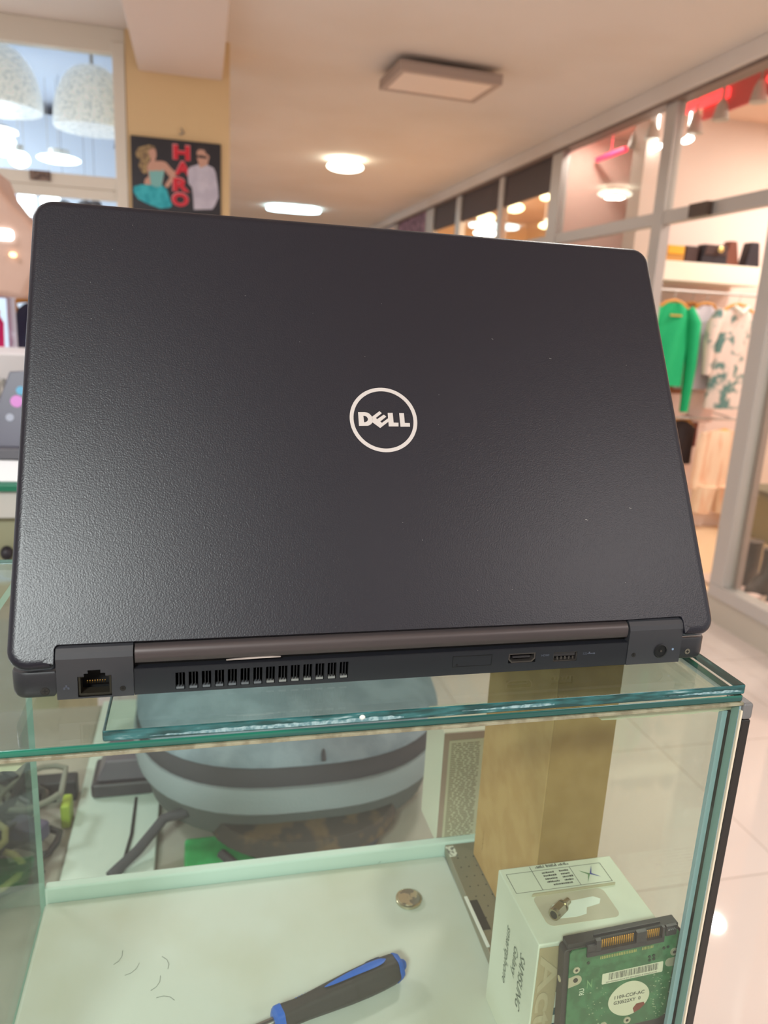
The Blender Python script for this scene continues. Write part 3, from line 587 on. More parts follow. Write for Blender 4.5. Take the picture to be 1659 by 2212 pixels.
# sealant between top glass and panes, with a ragged lower edge
m_seal = mat('sealant', (150, 146, 122), .35, noise=(140, (122, 116, 94), .45, .62), bump=(300, .6, .001))
b = MB(); b.box(-.70, .336, YF - .0006, YF + .006, 1.1889, 1.1906); b.build('sealant_bead', m_seal, t, bevel=.0004)
m_sm = bpy.data.materials.new('sealant_smear'); m_sm.use_nodes = True
N = m_sm.node_tree.nodes; L = m_sm.node_tree.links; tb = N.new('ShaderNodeBsdfTransparent'); mx = N.new('ShaderNodeMixShader'); mx.inputs[0].default_value = .55
N['Principled BSDF'].inputs['Base Color'].default_value = lin((206, 208, 180)) + (1,); N['Principled BSDF'].inputs['Roughness'].default_value = .5
L.new(tb.outputs[0], mx.inputs[1]); L.new(N['Principled BSDF'].outputs[0], mx.inputs[2]); L.new(mx.outputs[0], N['Material Output'].inputs[0])
poly = [(-.70, 1.189)]; xx = -.70; random.seed(3)
while xx < .334:
    base = 1.1795 if xx < .01 else (1.1868 - .001 * math.sin(xx * 40) if xx < .26 else 1.1835)
    poly.append((xx, base + random.uniform(-.0005, .0005) + (.003 * max(0, (xx + .04) / .05) if -.04 < xx < .01 else 0))); xx += .0045
poly.append((.334, 1.184)); poly.append((.334, 1.189))
MB().prism(poly, lambda u, v, w: (u, w, v), YF + .0051, YF + .0054).build('sealant_smear', m_sm, t)
# corner trims
b = MB().box(.3295, .3325, YF + .0055, YF + .008, .90, 1.183); b.build('inner_trim', mat('pale_blue_trim', (150, 176, 184), .3), t)
box('cream_trim', .3352, .3362, YF - .0004, YF + .004, .90, 1.186, mat('cream_trim', (222, 208, 184), .5), t)
box('black_corner_strip', .3364, .3415, YF - .0008, YF + .012, .90, 1.181, mat('strip_black', (22, 20, 18), .35), t, bevel=.0008)
box('corner_cap', .3360, .3418, YF - .001, YF + .013, 1.181, 1.190, mat('cap_grey', (110, 108, 108), .45), t, bevel=.0015)
# white shelf with raised back rail
m_brd = mat('shelf_board', (204, 208, 200), .42, noise=(7, (194, 194, 178), .42, .62), bump=(30, .08, .002))
brd = MB().prism([(-.034, -.02), (.272, -.02), (.272, .191), (-.034, .191)], lambda u, v, w: (u, v, w), ZB - .016, ZB).build('shelf_board', m_brd, t, bevel=.003)
MB().box(-.034, .3335, .1915, .2, ZB - .016, ZB + .0105).build('back_rail', mat('rail_mint', (204, 224, 216), .35), t, bevel=.002)
MB().box(.273, .3335, -.02, .191, ZB - .017, ZB - .001).build('side_shelf', m_brd, t, bevel=.002)
MB().box(-.036, .3335, YF + .002, .205, .0, .90).build('base_cabinet', m_white, t, bevel=.004)
MB().box(-.034, .3335, -.018, .2, .90, ZB - .017).build('shelf_support', m_white, t)
# second glass slab laid on top
t2 = thing('glass_slab', (.19, .09, 1.1945), 'thick chipped green edged glass slab lying on the case under the laptop', 'glass slab')
b = MB().prism([(.0400, YF), (.3358, YF), (.3358, .215), (.0400, .215)], lambda u, v, w: (u, v, w), 1.1947, 1.2)
b.m = [0, 0, 1, 1, 1, 1]; b.build('glass_body', [gl_top, edge], t2, bevel=.0009)
# ragged adhesive remains on its front edge
m_adh = mat('adhesive_flake', (150, 178, 182), .3, noise=(500, (86, 126, 132), .4, .6))
random.seed(5)
def ragged(x0, x1, zc, zh, nm):
    top = []; bot = []; x = x0
    while x < x1:
        f = min(1, (x - x0) / .03, (x1 - x) / .01 + .2); top.append((x, zc + zh * f + random.uniform(-.0002, .0002))); bot.append((x, zc - zh * f * .6)); x += random.uniform(.0008, .002)
    MB().prism(top + bot[::-1], lambda u, v, w: (u, w, v), YF - .0002, YF - .00005).build(nm, m_adh, t2)
ragged(.058, .165, 1.1962, .0011, 'adhesive_strip'); ragged(.19, .235, 1.1970, .0009, 'adhesive_strip'); ragged(.29, .334, 1.1968, .0008, 'adhesive_strip')
m_bub = mat('glue_bubble', (220, 226, 222), .15)
MB().ell((.145, YF - .0003, 1.1977), (.0013, .0006, .0011)).build('glue_bubble', m_bub, t2, smooth=True)

# ------------------------------------------------------------------ things inside the case
# screwdriver: handle along +u
hx = Vector((.2014, .0800, ZB + .0096)); tx = Vector((.1231, .0568, ZB + .0092)); du = (tx - hx); Lh = du.length; du.normalize()
t = thing('screwdriver', (hx.x, hx.y, ZB), 'black and blue handled screwdriver lying on the white shelf', 'screwdriver')
pr_ = [(0.0, .0078), (.003, .0088), (.012, .0093), (.022, .0094), (.035, .0090), (.05, .0080), (.064, .0070), (.072, .0068), (Lh, .0074)]
side = du.cross(Vector((0, 0, 1))).normalized(); upv = side.cross(du)
def ringr(s, r, n=32, flute=.06):
    return [hx + du * s + (side * math.cos(2 * math.pi * k / n) + upv * math.sin(2 * math.pi * k / n)) * r * (1 + flute * math.cos(12 * math.pi * k / n)) for k in range(n)]
MB().rings([ringr(s, r) for s, r in pr_]).build('grip', mat('grip_black', (50, 48, 44), .55, bump=(600, .2, .0005)), t, smooth=True)
m_blue_ = mat('grip_blue', (24, 96, 196), .4)
MB().rings([ringr(-.003, .004), ringr(-.0025, .0072), ringr(.0, .0086), ringr(.0012, .0088)]).ell(hx - du * .004, (.0035, .0035, .004)).build('end_cap', m_blue_, t, smooth=True)
MB().rings([ringr(Lh - .001, .0078), ringr(Lh + .003, .0076), ringr(Lh + .0045, .005)]).build('collar', m_blue_, t, smooth=True)
dirw = (Vector((0.0786, -.3133, 1.3625)) - hx).normalized()
def inlay(name, ang, s0, s1, wdt, m, ring=False):
    """blue inlay that hugs the grip at angle ang round its axis"""
    b = MB(); outl = []; nseg = 16
    def rad(s):
        for i in range(len(pr_) - 1):
            if pr_[i][0] <= s <= pr_[i + 1][0]:
                f = (s - pr_[i][0]) / (pr_[i + 1][0] - pr_[i][0]); return pr_[i][1] * (1 - f) + pr_[i + 1][1] * f
        return pr_[-1][1]
    rows = []
    for i in range(nseg + 1):
        f = i / nseg; s = s0 + (s1 - s0) * f; w = wdt * math.sqrt(max(.02, 1 - (2 * f - 1) ** 4)) * (1 - .55 * f if not ring else 1); row = []
        for k in range(7):
            a = ang + w * (k / 3 - 1); r = rad(s) * 1.075
            row.append(hx + du * s + (side * math.cos(a) + upv * math.sin(a)) * r)
        rows.append(row)
    return b.rings(rows, False, False, close=False).build(name, m, t, smooth=True)
inlay('blue_inlay', math.radians(84), .008, .052, .36, m_blue_)
inlay('blue_ring', math.radians(22), .008, .019, .30, m_blue_, True); inlay('ring_centre', math.radians(22), .0105, .0165, .17, mat('grip_navy', (22, 48, 96), .4), True)
for k in range(6): inlay('grip_mark', math.radians(60 - 4 * k), Lh - .012 - .0022 * k, Lh - .0112 - .0022 * k, .12, m_blue_, True)
MB().cyl(tx - Vector((0, 0, .0)), tx + du * .06, .0028, n=12).build('shaft', mat('steel', (150, 152, 150), .25, .9), t, smooth=True)
# lint and hairs on the shelf
b = MB(); random.seed(31)
for (x, y) in ((.028, .115), (.045, .10), (.055, .115), (.06, .09), (.02, .125), (.215, .19), (.045, .06)):
    a = random.uniform(0, 3); q = [(x + .004 * k * math.cos(a + .25 * k), y + .004 * k * math.sin(a + .25 * k), ZB + .0002) for k in range(4)]
    b.tube(q, .00012, 5)
o_ = b.build('lint', mat('lint_grey', (110, 112, 104), .8), None, loc=(.03, .1, ZB)); tag(o_, 'fine hairs and lint scattered on the white shelf', 'lint'); o_['kind'] = 'stuff'
# coin cell
t = thing('coin_cell', (.2283, .1465, ZB), 'round silver coin cell lying on the white shelf', 'battery')
MB().lathe([(.009, ZB), (.0098, ZB + .0006), (.0098, ZB + .0026), (.0092, ZB + .003)], (.2283, .1465, 0), 40).build('case', mat('battery_steel', (196, 188, 160), .22, .85), t, smooth=True)
MB().lathe([(.0086, ZB + .003), (.0084, ZB + .0033)], (.2283, .1465, 0), 40).build('face', mat('battery_face', (206, 198, 170), .18, .9, noise=(130, (150, 150, 140), .5, .52)), t, smooth=True)
# optical drive
t = thing('optical_drive', (.305, .13, ZB), 'grey perforated metal disc drive lying under the tall brown box', 'disc drive')
b = MB().prism([(.2665, .068), (.3325, .068), (.3325, .1905), (.2705, .1905)], lambda u, v, w: (u, v, w), ZB + .0005, ZB + .0095)
b.build('case', mat('drive_metal', (150, 144, 124), .4, .5), t, bevel=.0006)
h = MB()
for r in range(8):
    for c in range(3): h.cyl((.275 + c * .0065 + .001 * (r % 2), .10 + r * .0105, ZB + .0094), (.275 + c * .0065 + .001 * (r % 2), .10 + r * .0105, ZB + .0097), .0006, n=8)
h.build('vent_holes', mat('hole_dark', (60, 56, 46), .6), t)
MB().box(.2695, .2755, .100, .128, ZB + .0095, ZB + .0099).build('dark_slot', mat('slot_dark', (38, 38, 32), .5), t)
MB().box(.2668, .2690, .085, .132, ZB + .0095, ZB + .0105).build('white_edge', m_white, t)
t_lab = MB().box(.2700, .2770, .176, .188, ZB + .0095, ZB + .0098).build('small_label', mat('label_white', (220, 220, 206), .5, noise=(300, (120, 120, 110), .5, .55)), t)
# small printed carton behind
t = thing('white_carton', (.283, .21, ZB), 'slim white carton with dense fine print behind the brown box', 'box')
MB().box(.2660, .3300, .2005, .245, ZB + .004, 1.046).build('body', mat('carton_white', (214, 216, 196), .55), t, bevel=.001)
MB().box(.2662, .3298, .1996, .2003, ZB + .006, 1.0455).build('mauve_border', mat('carton_mauve', (166, 142, 130), .55), t)
MB().box(.2705, .3298, .1990, .1996, ZB + .010, 1.0395).build('print_panel', mat('print_paper', (196, 188, 164), .55), t)
ln = MB(); random.seed(9)
for k in range(54):
    z = 1.036 - k * .00172; x = .2725
    while x < .296:
        w = random.uniform(.002, .006); ln.box(x, min(.297, x + w), .1988, .1990, z, z + .0008); x += w + random.uniform(.0006, .0022)
ln.build('fine_print', mat('print_ink', (140, 128, 108), .6), t)
# brown box
m_kraft = mat('kraft_board', (196, 160, 104), .75, noise=(60, (188, 150, 94), .4, .6)); m_kraft_shaded = mat('kraft_board_shaded', (160, 128, 78), .75, noise=(60, (152, 120, 70), .4, .6))
t = thing('brown_box', (.312, .12, ZB + .01), 'tall plain brown cardboard box in the case', 'box')
MB().box(.2895, .3325, .071, .176, ZB + .0101, 1.186).build('carton', m_kraft, t, bevel=.0008)
MB().box(.2897, .3325, .0703, .0709, ZB + .0101, 1.1855).build('shaded_front', m_kraft_shaded, t)  # thin sheet over the whole front face, its shade put into the colour
MB().tube([(.2894, .159 + .0008 * math.sin(k * 1.9), .966 + .0013 * k) for k in range(15)], .00018, 5).build('small_print', mat('kraft_print', (150, 116, 70), .7), t)
# phone box
t = thing('phone_box', (.297, .026, ZB), 'white phone box with printed label on top behind the circuit board', 'box')
m_pb = mat('phone_box_white', (222, 226, 208), .45, noise=(12, (214, 216, 196), .4, .6)); x0, x1, y0, y1, zt = .2555, .3318, -.0035, .056, 1.0375
MB().box(x0, x1, y0, y1, ZB, zt).build('carton', m_pb, t, bevel=.0009)
ink = mat('grey_ink', (96, 108, 92), .6); ink2 = mat('dark_ink', (70, 70, 62), .6)
for s, yy, zz, w, hh in (('SAMSUNG', .0105, 1.015, .037, .0062), ('Galaxy', .0195, 1.012, .021, .0055), ('smartphone', .0305, 1.016, .040, .0055)):
    text(s, 'lettering', ink, t, (x0 - .0002, yy + hh * .8, zz), (0, 0, -1), (0, -1, 0), hh, w, shear=.2)
# front: tan panel and the rotated word
text('Activ', 'front_word', mat('teal_ink', (52, 84, 84), .5), t, (x0 + .0085, y0 - .00015, zt - .004), (0, 0, -1), (1, 0, 0), .017, .074, off=.03)
MB().box(x0 + .0006, x0 + .0135, y0 - .0006, y0 - .0004, ZB + .001, zt - .002).build('tan_panel', mat('tan_print', (176, 160, 124), .55), t)
text('Activ', 'faint_word', mat('faint_ink', (188, 174, 140), .55), t, (x0 + .0020, y0 - .0008, zt - .007), (0, 0, -1), (1, 0, 0), .0105, .074, off=.02)
# top label (frame lines, fine print, four pointed star)
lb = MB(); zt2 = zt + .0002
def line(xa, ya, xb, yb, w=.0003):
    a = Vector((xa, ya, 0)); c = Vector((xb, yb, 0)); d = (c - a).normalized(); n_ = Vector((-d.y, d.x, 0)) * w / 2
    lb.add([a + n_ + Vector((0, 0, zt2)), a - n_ + Vector((0, 0, zt2)), c - n_ + Vector((0, 0, zt2)), c + n_ + Vector((0, 0, zt2))], [(0, 1, 2, 3)])
lx0, lx1, ly0, ly1 = .2585, .3215, .0345, .0505
for q in ((lx0, ly0, lx1, ly0), (lx0, ly1, lx1, ly1), (lx0, ly0, lx0, ly1), (lx1, ly0, lx1, ly1), (.2755, ly0, .2755, ly1 + .004), (.3005, ly0, .3005, ly1)): line(*q)
lb.build('label_frame', ink2, t)
fp = MB(); random.seed(4)
for r in range(5):
    y = .0475 - r * .0026
    for xa, xb in (((.281, .2885), (.2925, .2985)) if r < 4 else ((.284, .2965),)):
        x = xa
        while x < xb: w = random.uniform(.0004, .0012); fp.box(x, x + w, y, y + random.uniform(.0009, .0013), zt + .0001, zt2); x += w + .0003
for k in range(26):
    x = .279 + k * .0009; 
    if k % 9 != 7: fp.box(x, x + random.uniform(.0003, .0006), .0525, .0525 + random.uniform(.001, .0024), zt + .0001, zt2)
fp.build('fine_print', ink2, t)
def star(c, pts, m, nm):
    MB().prism([(c[0] + a, c[1] + q) for a, q in pts], lambda u, v, w: (u, v, w), zt + .0001, zt2).build(nm, m, t)
sc = (.3105, .0425)
star(sc, [(.0003, .0002), (-.0055, .0036), (-.0013, -.0003), (-.0045, -.0064)], mat('star_green', (100, 140, 96), .5), 'star_logo')
star(sc, [(-.0002, -.0001), (.0045, .0066), (.0013, .0004), (.0056, -.0032)], mat('star_blue', (60, 70, 150), .5), 'star_logo')
# hanging tab cut out: slot rim and pale crescent
m_gr = mat('tab_shade', (196, 186, 164), .5); m_lt = mat('tab_white', (232, 238, 226), .4)
MB().prism(rrect(.2665, .3120, .0075, .0305, .004), lambda u, v, w: (u, v, w), zt, zt + .0002).build('tab_outline', m_gr, t)
MB().prism([(.272, .018), (.276, .0225), (.303, .0245), (.3065, .022), (.304, .0185), (.295, .017), (.2925, .0125), (.286, .0115), (.275, .012)], lambda u, v, w: (u, v, w), zt + .0002, zt + .0004).build('tab_slot', m_lt, t, bevel=.0004)
MB().prism([(.2665, .0305), (.3215, .0312), (.3215, .0318), (.268, .0314)], lambda u, v, w: (u, v, w), zt, zt + .0016).build('tab_fold', mat('fold_shade', (180, 170, 140), .6), t)
# threaded standoff on the box
c0 = Vector((.2722, .0120, zt + .0042)); K = 1.5; dx = Vector((.8, .52, 0)).normalized()
t = thing('coaxial_connector', (c0.x, c0.y, zt), 'small nickel coaxial connector lying on the phone box', 'connector')
m_ni = mat('nickel', (168, 158, 132), .25, .85)
MB().tube([c0, c0 + dx * K * .0042], [K * .0026, K * .0026], 6).build('nut', m_ni, t)
MB().tube([c0 - dx * K * .0012, c0], [K * .0022, K * .0024], 16).tube([c0 + dx * K * .0042, c0 + dx * K * .0052], [K * .0019, K * .0019], 16).tube([c0 + dx * K * .0052, c0 + dx * K * .0058], [K * .0023, K * .0023], 16).tube([c0 + dx * K * .0058, c0 + dx * K * .0095], [K * .00135, K * .00125], 16).build('barrel', m_ni, t, smooth=True)
MB().tube([c0 - dx * K * .0013, c0 - dx * K * .0011], [K * .0015, K * .0015], 14).build('bore', mat('bore_dark', (50, 46, 36), .5), t)

# hard drive standing in front of the phone box
hd = thing('hard_drive', (.300, -.012, ZB), 'bare hard drive with green circuit board leaning on the phone box', 'hard drive')
TL = Vector((.2640, -.0160, 1.0465)); hu = Vector((.9977, .0, .055)).normalized(); hv = Vector((-.012, -.012, -1)).normalized(); hn = hu.cross(hv); hn = -hn if hn.y > 0 else hn
hv = hv - hu * hv.dot(hu); hv.normalize()
def hp(u, v, w=0.0): return TL + hu * (u / 1000) + hv * (v / 1000) + hn * (w / 1000)     # mm; w toward the viewer
HW = 70.0
def hbox(name, u0, u1, v0, v1, w0, w1, m, par=None, bev=0):
    return MB().prism([(u0, v0), (u1, v0), (u1, v1), (u0, v1)], hp, w0, w1).build(name, m, par or hd, bevel=bev)
m_hd = mat('drive_casting', (74, 70, 66), .45, .5); m_pcb = mat('circuit_green', (46, 98, 58), .35, noise=(160, (60, 118, 74), .45, .6), coat=.3)
MB().prism(rrect(0, HW, 3, 105.5, 2.5), hp, -7.5, -.8).build('casting', m_hd, hd, bevel=.0006)
hbox('casting_top', 2, HW - 2, 0, 3, -7.4, -1.0, mat('casting_dark', (48, 46, 44), .5), None, .0004)
pcb = [(3, 5), (4.5, 3.2), (13, 3.2), (13, 8), (58, 8), (58, 3.2), (67, 3.2), (68.5, 5), (68.5, 58), (60, 62), (10, 62), (3, 56)]
pb = MB().prism(pcb, hp, -.8, .2).build('circuit_board', m_pcb, hd, bevel=.0002)
m_con = mat('connector_black', (54, 50, 52), .4)
hbox('connector_rail', 12.5, 58.5, 5.5, 8.5, -.5, 1.2, m_con)
co = MB()
for u0, u1 in ((17.5, 20.5), (41.5, 47.5), (57.0, 58.5)): co.prism([(u0, -1), (u1, -1), (u1, 6), (u0, 6)], hp, -1.0, 1.2)
co.prism([(12.5, 1.5), (17.5, 1.5), (17.5, 6), (12.5, 6)], hp, -1, 1.1); co.prism([(18, -1), (58, -1), (58, 6), (18, 6)], hp, -3.6, -3.2)
co.build('connector_shroud', m_con, hd)
gd = mat('gold_contact', (206, 150, 60), .3, .6)
for k in range(15): MB().prism([(21.6 + k * 1.3, .6), (22.3 + k * 1.3, .6), (22.3 + k * 1.3, 5.6), (21.6 + k * 1.3, 5.6)], hp, -3.2, -.6).build('contact_pin', gd, hd)
for k in range(7): MB().prism([(48.4 + k * 1.2, .6), (49.05 + k * 1.2, .6), (49.05 + k * 1.2, 5.6), (48.4 + k * 1.2, 5.6)], hp, -3.2, -.6).build('contact_pin', gd, hd)
sp = MB()
for k in range(22): sp.prism([(21 + k * 1.0, 10.5), (21.5 + k * 1.0, 10.5), (21.5 + k * 1.0, 12.3), (21 + k * 1.0, 12.3)], hp, .2, .3)
for k in range(8): sp.prism([(46 + k * .9, 10.3), (46.4 + k * .9, 10.3), (46.4 + k * .9, 12), (46 + k * .9, 12)], hp, .2, .3)
sp.build('solder_pads', mat('solder_gold', (186, 178, 110), .4, .4), hd)
jk = MB(); jk.prism([(59.5, -.8), (66, -.8), (66, 5.4), (59.5, 5.4)], hp, -1, 1.0); jk.build('jumper_block', m_con, hd, bevel=.0002)
for k in range(4): MB().prism(arc(60.6 + k * 1.3, 1, .4, 0, 330, 9), hp, .9, 1.5).build('jumper_pin', mat('pin_steel', (190, 190, 190), .25, .9), hd)
m_scr = mat('screw_silver', (196, 190, 164), .35, .5); m_hole = mat('screw_hole', (60, 56, 44), .5)
for u, v, r in ((7.2, 16.0, 2.0), (66.2, 17.5, 2.4), (26, 57.5, 2.0), (40.5, 57.8, 2.2)):
    s_ = MB().prism(arc(u, v, r, 0, 340, 18), hp, .2, .6).build('screw', m_scr, hd); MB().prism(arc(u, v, r * .42, 0, 320, 9), hp, .6, .65).build('screw_recess', m_hole, s_)
MB().prism([(3.0, 20.5), (7, 19.5)] + arc(7.5, 22.8, 3.2, -90, 90, 8) + [(3.0, 27)], hp, -.2, .4).build('corner_tab', m_scr, hd)
MB().prism(arc(7.0, 22.6, 1.4, 0, 330, 11), hp, .4, .6).build('tab_hole', m_hole, hd)
MB().prism([(68.5, 21), (64.5, 21.5)] + arc(64, 24, 2.8, -100, -260, 8) + [(68.5, 27)], hp, -.2, .4).build('corner_tab', m_scr, hd)
MB().prism(arc(.6, 24, 1.8, 0, 340, 14), lambda u, v, w: hp(w, v, u - 4.6), -.4, -.1).build('side_screw', mat('bright_screw', (226, 216, 190), .2, .6), hd)
# barcode label
bl_ = MB().prism(rrect(23, 60, 22.5, 29.5, .6), hp, .2, .3).build('barcode_label', mat('label_paper', (216, 212, 188), .5), hd)
bc = MB(); random.seed(2); u = 27.0
while u < 57: w = random.choice([.18, .28, .45]); bc.prism([(u, 23), (u + w, 23), (u + w, 27.3), (u, 27.3)], hp, .3, .34); u += w + random.choice([.2, .3, .5])
bc.build('barcode', ink2, bl_)
text('0W1Z24A22W HF BT 0041BB224 B 0004AC2942', 'fine_print', ink2, bl_, hp(25.5, 29.0, .32), hu, -hv, .0009, .031)
rl = MB().prism([(40.5 + 11.8 * math.cos(a) + .8 * math.cos(a) * math.cos(2 * a), 43.0 + 11.6 * math.sin(a)) for a in [2 * math.pi * k / 48 for k in range(48)]], hp, .2, .32).build('round_label', mat('round_paper', (214, 208, 182), .5), hd)
text('1109-COF-AC', 'label_text', ink2, rl, hp(31.6, 41.5, .36), hu, -hv, .0022, .0182, off=.01)
text('G30522XY  0', 'label_text', ink2, rl, hp(31.2, 45.2, .36), hu, -hv, .0022, .0165, off=.01)
MB().prism([(43.5, 50.5), (45.5, 47.8), (50.0, 47.6), (50.8, 49.3), (48, 52), (44.5, 53.6)], hp, .32, .45).build('wax_mark', mat('red_brown_wax', (128, 62, 48), .5), rl)
tr = MB(); random.seed(21)
for k in range(80):
    u = random.choice([random.uniform(53, 67), random.uniform(14, 26), random.uniform(50, 66)]); v = random.uniform(30, 60); 
    if (u - 40.5) ** 2 + (v - 43) ** 2 < 180: continue
    a = random.uniform(.3, .9); tr.prism([(u, v), (u + a, v), (u + a, v + a * .6), (u, v + a * .6)], hp, .2, .5)
tr.build('tiny_components', mat('component_pale', (150, 166, 132), .4), hd)
ic = MB()
for u, v in ((51, 17.5), (53.6, 17.3), (51.2, 19.8), (53.8, 19.6), (59.5, 13.6), (62, 13.4), (14, 13)): ic.prism(arc(u, v, .9, 0, 330, 11), hp, .2, .45)
ic.build('test_points', mat('component_dark', (34, 54, 38), .4), hd)
text('RU', 'board_print', mat('silk_white', (206, 214, 190), .5), hd, hp(12.5, 33.5, .3), -hv, -hu, .0028, .0045, off=.02)
text('Z', 'board_print', mat('silk_green', (120, 160, 110), .5), hd, hp(17, 30, .3), -hv, -hu, .003, .006)

# ------------------------------------------------------------------ the laptop
lap = thing('laptop', (.1667, .09, 1.2), 'open black laptop seen from behind on the glass slab', 'laptop')
Z0 = 1.2
m_blk = mat('laptop_black', (36, 36, 40), .42, bump=(2500, .15, .0002)); m_shell = mat('lid_shell', (15, 14, 27), .36, bump=(1500, .35, .00025), spec=.5)
m_panel = mat('rear_panel', (27, 28, 34), .5); m_hinge = mat('hinge_cover', (52, 52, 56), .42); m_void = mat('port_void', (6, 6, 7), .6)
mm = .001
# base shell: outline with rear recess between the corner blocks
r = 7
base = [(18.9, 11)] + [(18.9, .4)] + arc(r + .8, r + .3, r, -90, -180, 8) + arc(8.8, 228.9 - 8, 8, 180, 90, 6) + arc(333.4 - 8, 228.9 - 8, 8, 90, 0, 6) + arc(333.0 - r, r + .3, r, 0, -90, 8) + [(317.0, .4), (317.0, 11)]
base = [(x * mm, y * mm) for x, y in base][::-1]
def bz(f0, f1, ins): return [Vector((p[0], p[1], Z0 + (f0 + (f1 - f0) * p[1] / .2289) * mm)) for p in inset([(a, b_) for a, b_ in base], ins * mm)]
area2 = sum(base[i - 1][0] * base[i][1] - base[i][0] * base[i - 1][1] for i in range(len(base)))
sg = 1 if area2 > 0 else -1
MB().rings([bz(.3, .3, 3.2 * sg), bz(1.0, 1.0, 1.2 * sg), bz(2.6, 2.6, .2 * sg), bz(4.5, 4.5, 0), bz(11.6, 9, 0), bz(12.6, 10, .5 * sg)]).build('base', m_blk, lap, smooth=True)
for sx in (.045, .29):
    for sy in (.03, .20): MB().cyl((sx, sy, Z0), (sx, sy, Z0 + .0006), .006).build('rubber_foot', m_void, lap)
# centre rear panel with vents and ports
holes = []
for k in range(14):
    xx = 67.3 + 5.58 * k; zz = .05 * k; holes.append(((xx) * mm, (xx + 4.0) * mm, Z0 + (1.5 + zz) * mm, Z0 + (9.5 + zz) * mm, 4 * mm))
holes.append((222.6 * mm, 236.8 * mm, Z0 + 4.6 * mm, Z0 + 9.6 * mm, 6 * mm)); holes.append((246.3 * mm, 259.0 * mm, Z0 + 4.0 * mm, Z0 + 8.9 * mm, 6 * mm))
b = mesh_hole_panel([50.2 * mm, 286.4 * mm], [Z0 + .2 * mm, Z0 + 12.0 * mm], holes, 0.0, 0, MB())
b.box(50.2 * mm, 286.4 * mm, 0.0001, .012, Z0 + 12.0 * mm, Z0 + 12.3 * mm); b.box(50.2 * mm, 286.4 * mm, .0001, .012, Z0 + .1 * mm, Z0 + .2 * mm)
rp = b.build('rear_panel', [m_panel, m_void], lap)
m_fin = mat('vent_fin', (30, 30, 34), .5); m_sill = mat('vent_sill', (150, 152, 150), .35, .4)
for k in range(14):
    xx = 67.3 + 5.58 * k; zz = .05 * k; f = MB()
    for q in (1.25, 2.6): f.box((xx + q) * mm, (xx + q + .35) * mm, .0006, .0036, Z0 + (1.6 + zz) * mm, Z0 + (9.4 + zz) * mm)
    vn = f.build('vent_fins', m_fin, rp)
    MB().box((xx + .3) * mm, (xx + 3.6) * mm, .0003, .0030, Z0 + (1.55 + zz) * mm, Z0 + (2.5 + zz) * mm).build('vent_sill', m_sill if k > 6 else mat('vent_sill_dark', (96, 100, 104), .4), rp)
# sim tray
st = MB()
for a in ((194.2, 214.1, 9.5, 9.8), (194.2, 214.1, 4.2, 4.5), (194.2, 194.5, 4.2, 9.8), (213.8, 214.1, 4.2, 9.8)): st.box(a[0] * mm, a[1] * mm, -.0001, 0.0001, Z0 + a[2] * mm, Z0 + a[3] * mm)
st.build('tray_outline', m_void, rp)
MB().cyl((.1965, -.0001, Z0 + .0053), (.1965, .0002, Z0 + .0053), .0006, n=12).build('pin_hole', m_void, rp)
# HDMI and USB innards
m_pm = mat('port_metal', (96, 90, 86), .35, .7); m_tng = mat('port_tongue', (44, 40, 42), .5)
hd_ = [(222.6, 9.6), (222.6, 6.4), (224.4, 4.6), (235.0, 4.6), (236.8, 6.4), (236.8, 9.6)]
hi_ = [(223.4, 8.9), (223.4, 6.7), (224.8, 5.3), (234.6, 5.3), (236.0, 6.7), (236.0, 8.9)]
b = MB(); n = 6
b.add([(x * mm, .0002, Z0 + z * mm) for x, z in hd_] + [(x * mm, .0002, Z0 + z * mm) for x, z in hi_] + [(x * mm, .005, Z0 + z * mm) for x, z in hi_], [(i, (i + 1) % n, n + (i + 1) % n, n + i) for i in range(n)] + [(n + i, n + (i + 1) % n, 2 * n + (i + 1) % n, 2 * n + i) for i in range(n)])
b.build('hdmi_shell', m_pm, rp)
MB().box(225.2 * mm, 234.2 * mm, .001, .005, Z0 + 6.7 * mm, Z0 + 7.6 * mm).build('hdmi_tongue', m_tng, rp)
b = MB()
for a in ((246.3, 259.0, 8.5, 8.9), (246.3, 259.0, 4.0, 4.4), (246.3, 246.7, 4.0, 8.9), (258.6, 259.0, 4.0, 8.9)): b.box(a[0] * mm, a[1] * mm, .0003, .005, Z0 + a[2] * mm, Z0 + a[3] * mm)
b.build('usb_shell', m_pm, rp); MB().box(247.2 * mm, 258.2 * mm, .001, .005, Z0 + 6.5 * mm, Z0 + 8.2 * mm).build('usb_tongue', m_tng, rp)
for k in range(5): MB().box((248.4 + 2.1 * k) * mm, (249.2 + 2.1 * k) * mm, .0008, .0012, Z0 + 4.7 * mm, Z0 + 6.3 * mm).build('usb_contact', m_pm, rp)
m_mark = mat('port_print', (84, 88, 100), .5)
text('HDMI', 'port_marking', m_mark, rp, (.2396, -.0001, Z0 + .0073), (1, 0, 0), (0, 0, 1), .0011, .0042, off=.01)
text('SS', 'port_marking', m_mark, rp, (.2620, -.0001, Z0 + .0069), (1, 0, 0), (0, 0, 1), .0013, .0022)
MB().box(.2645, .2680, -.0002, 0, Z0 + .0073, Z0 + .0076).prism([(.2680, Z0 + .0069), (.2688, Z0 + .00745), (.2680, Z0 + .0080)], lambda u, v, w: (u, w, v), -.0002, 0).cyl((.2655, -.0002, Z0 + .0080), (.2655, 0, Z0 + .0080), .0004, n=10).build('usb_symbol', m_mark, rp)
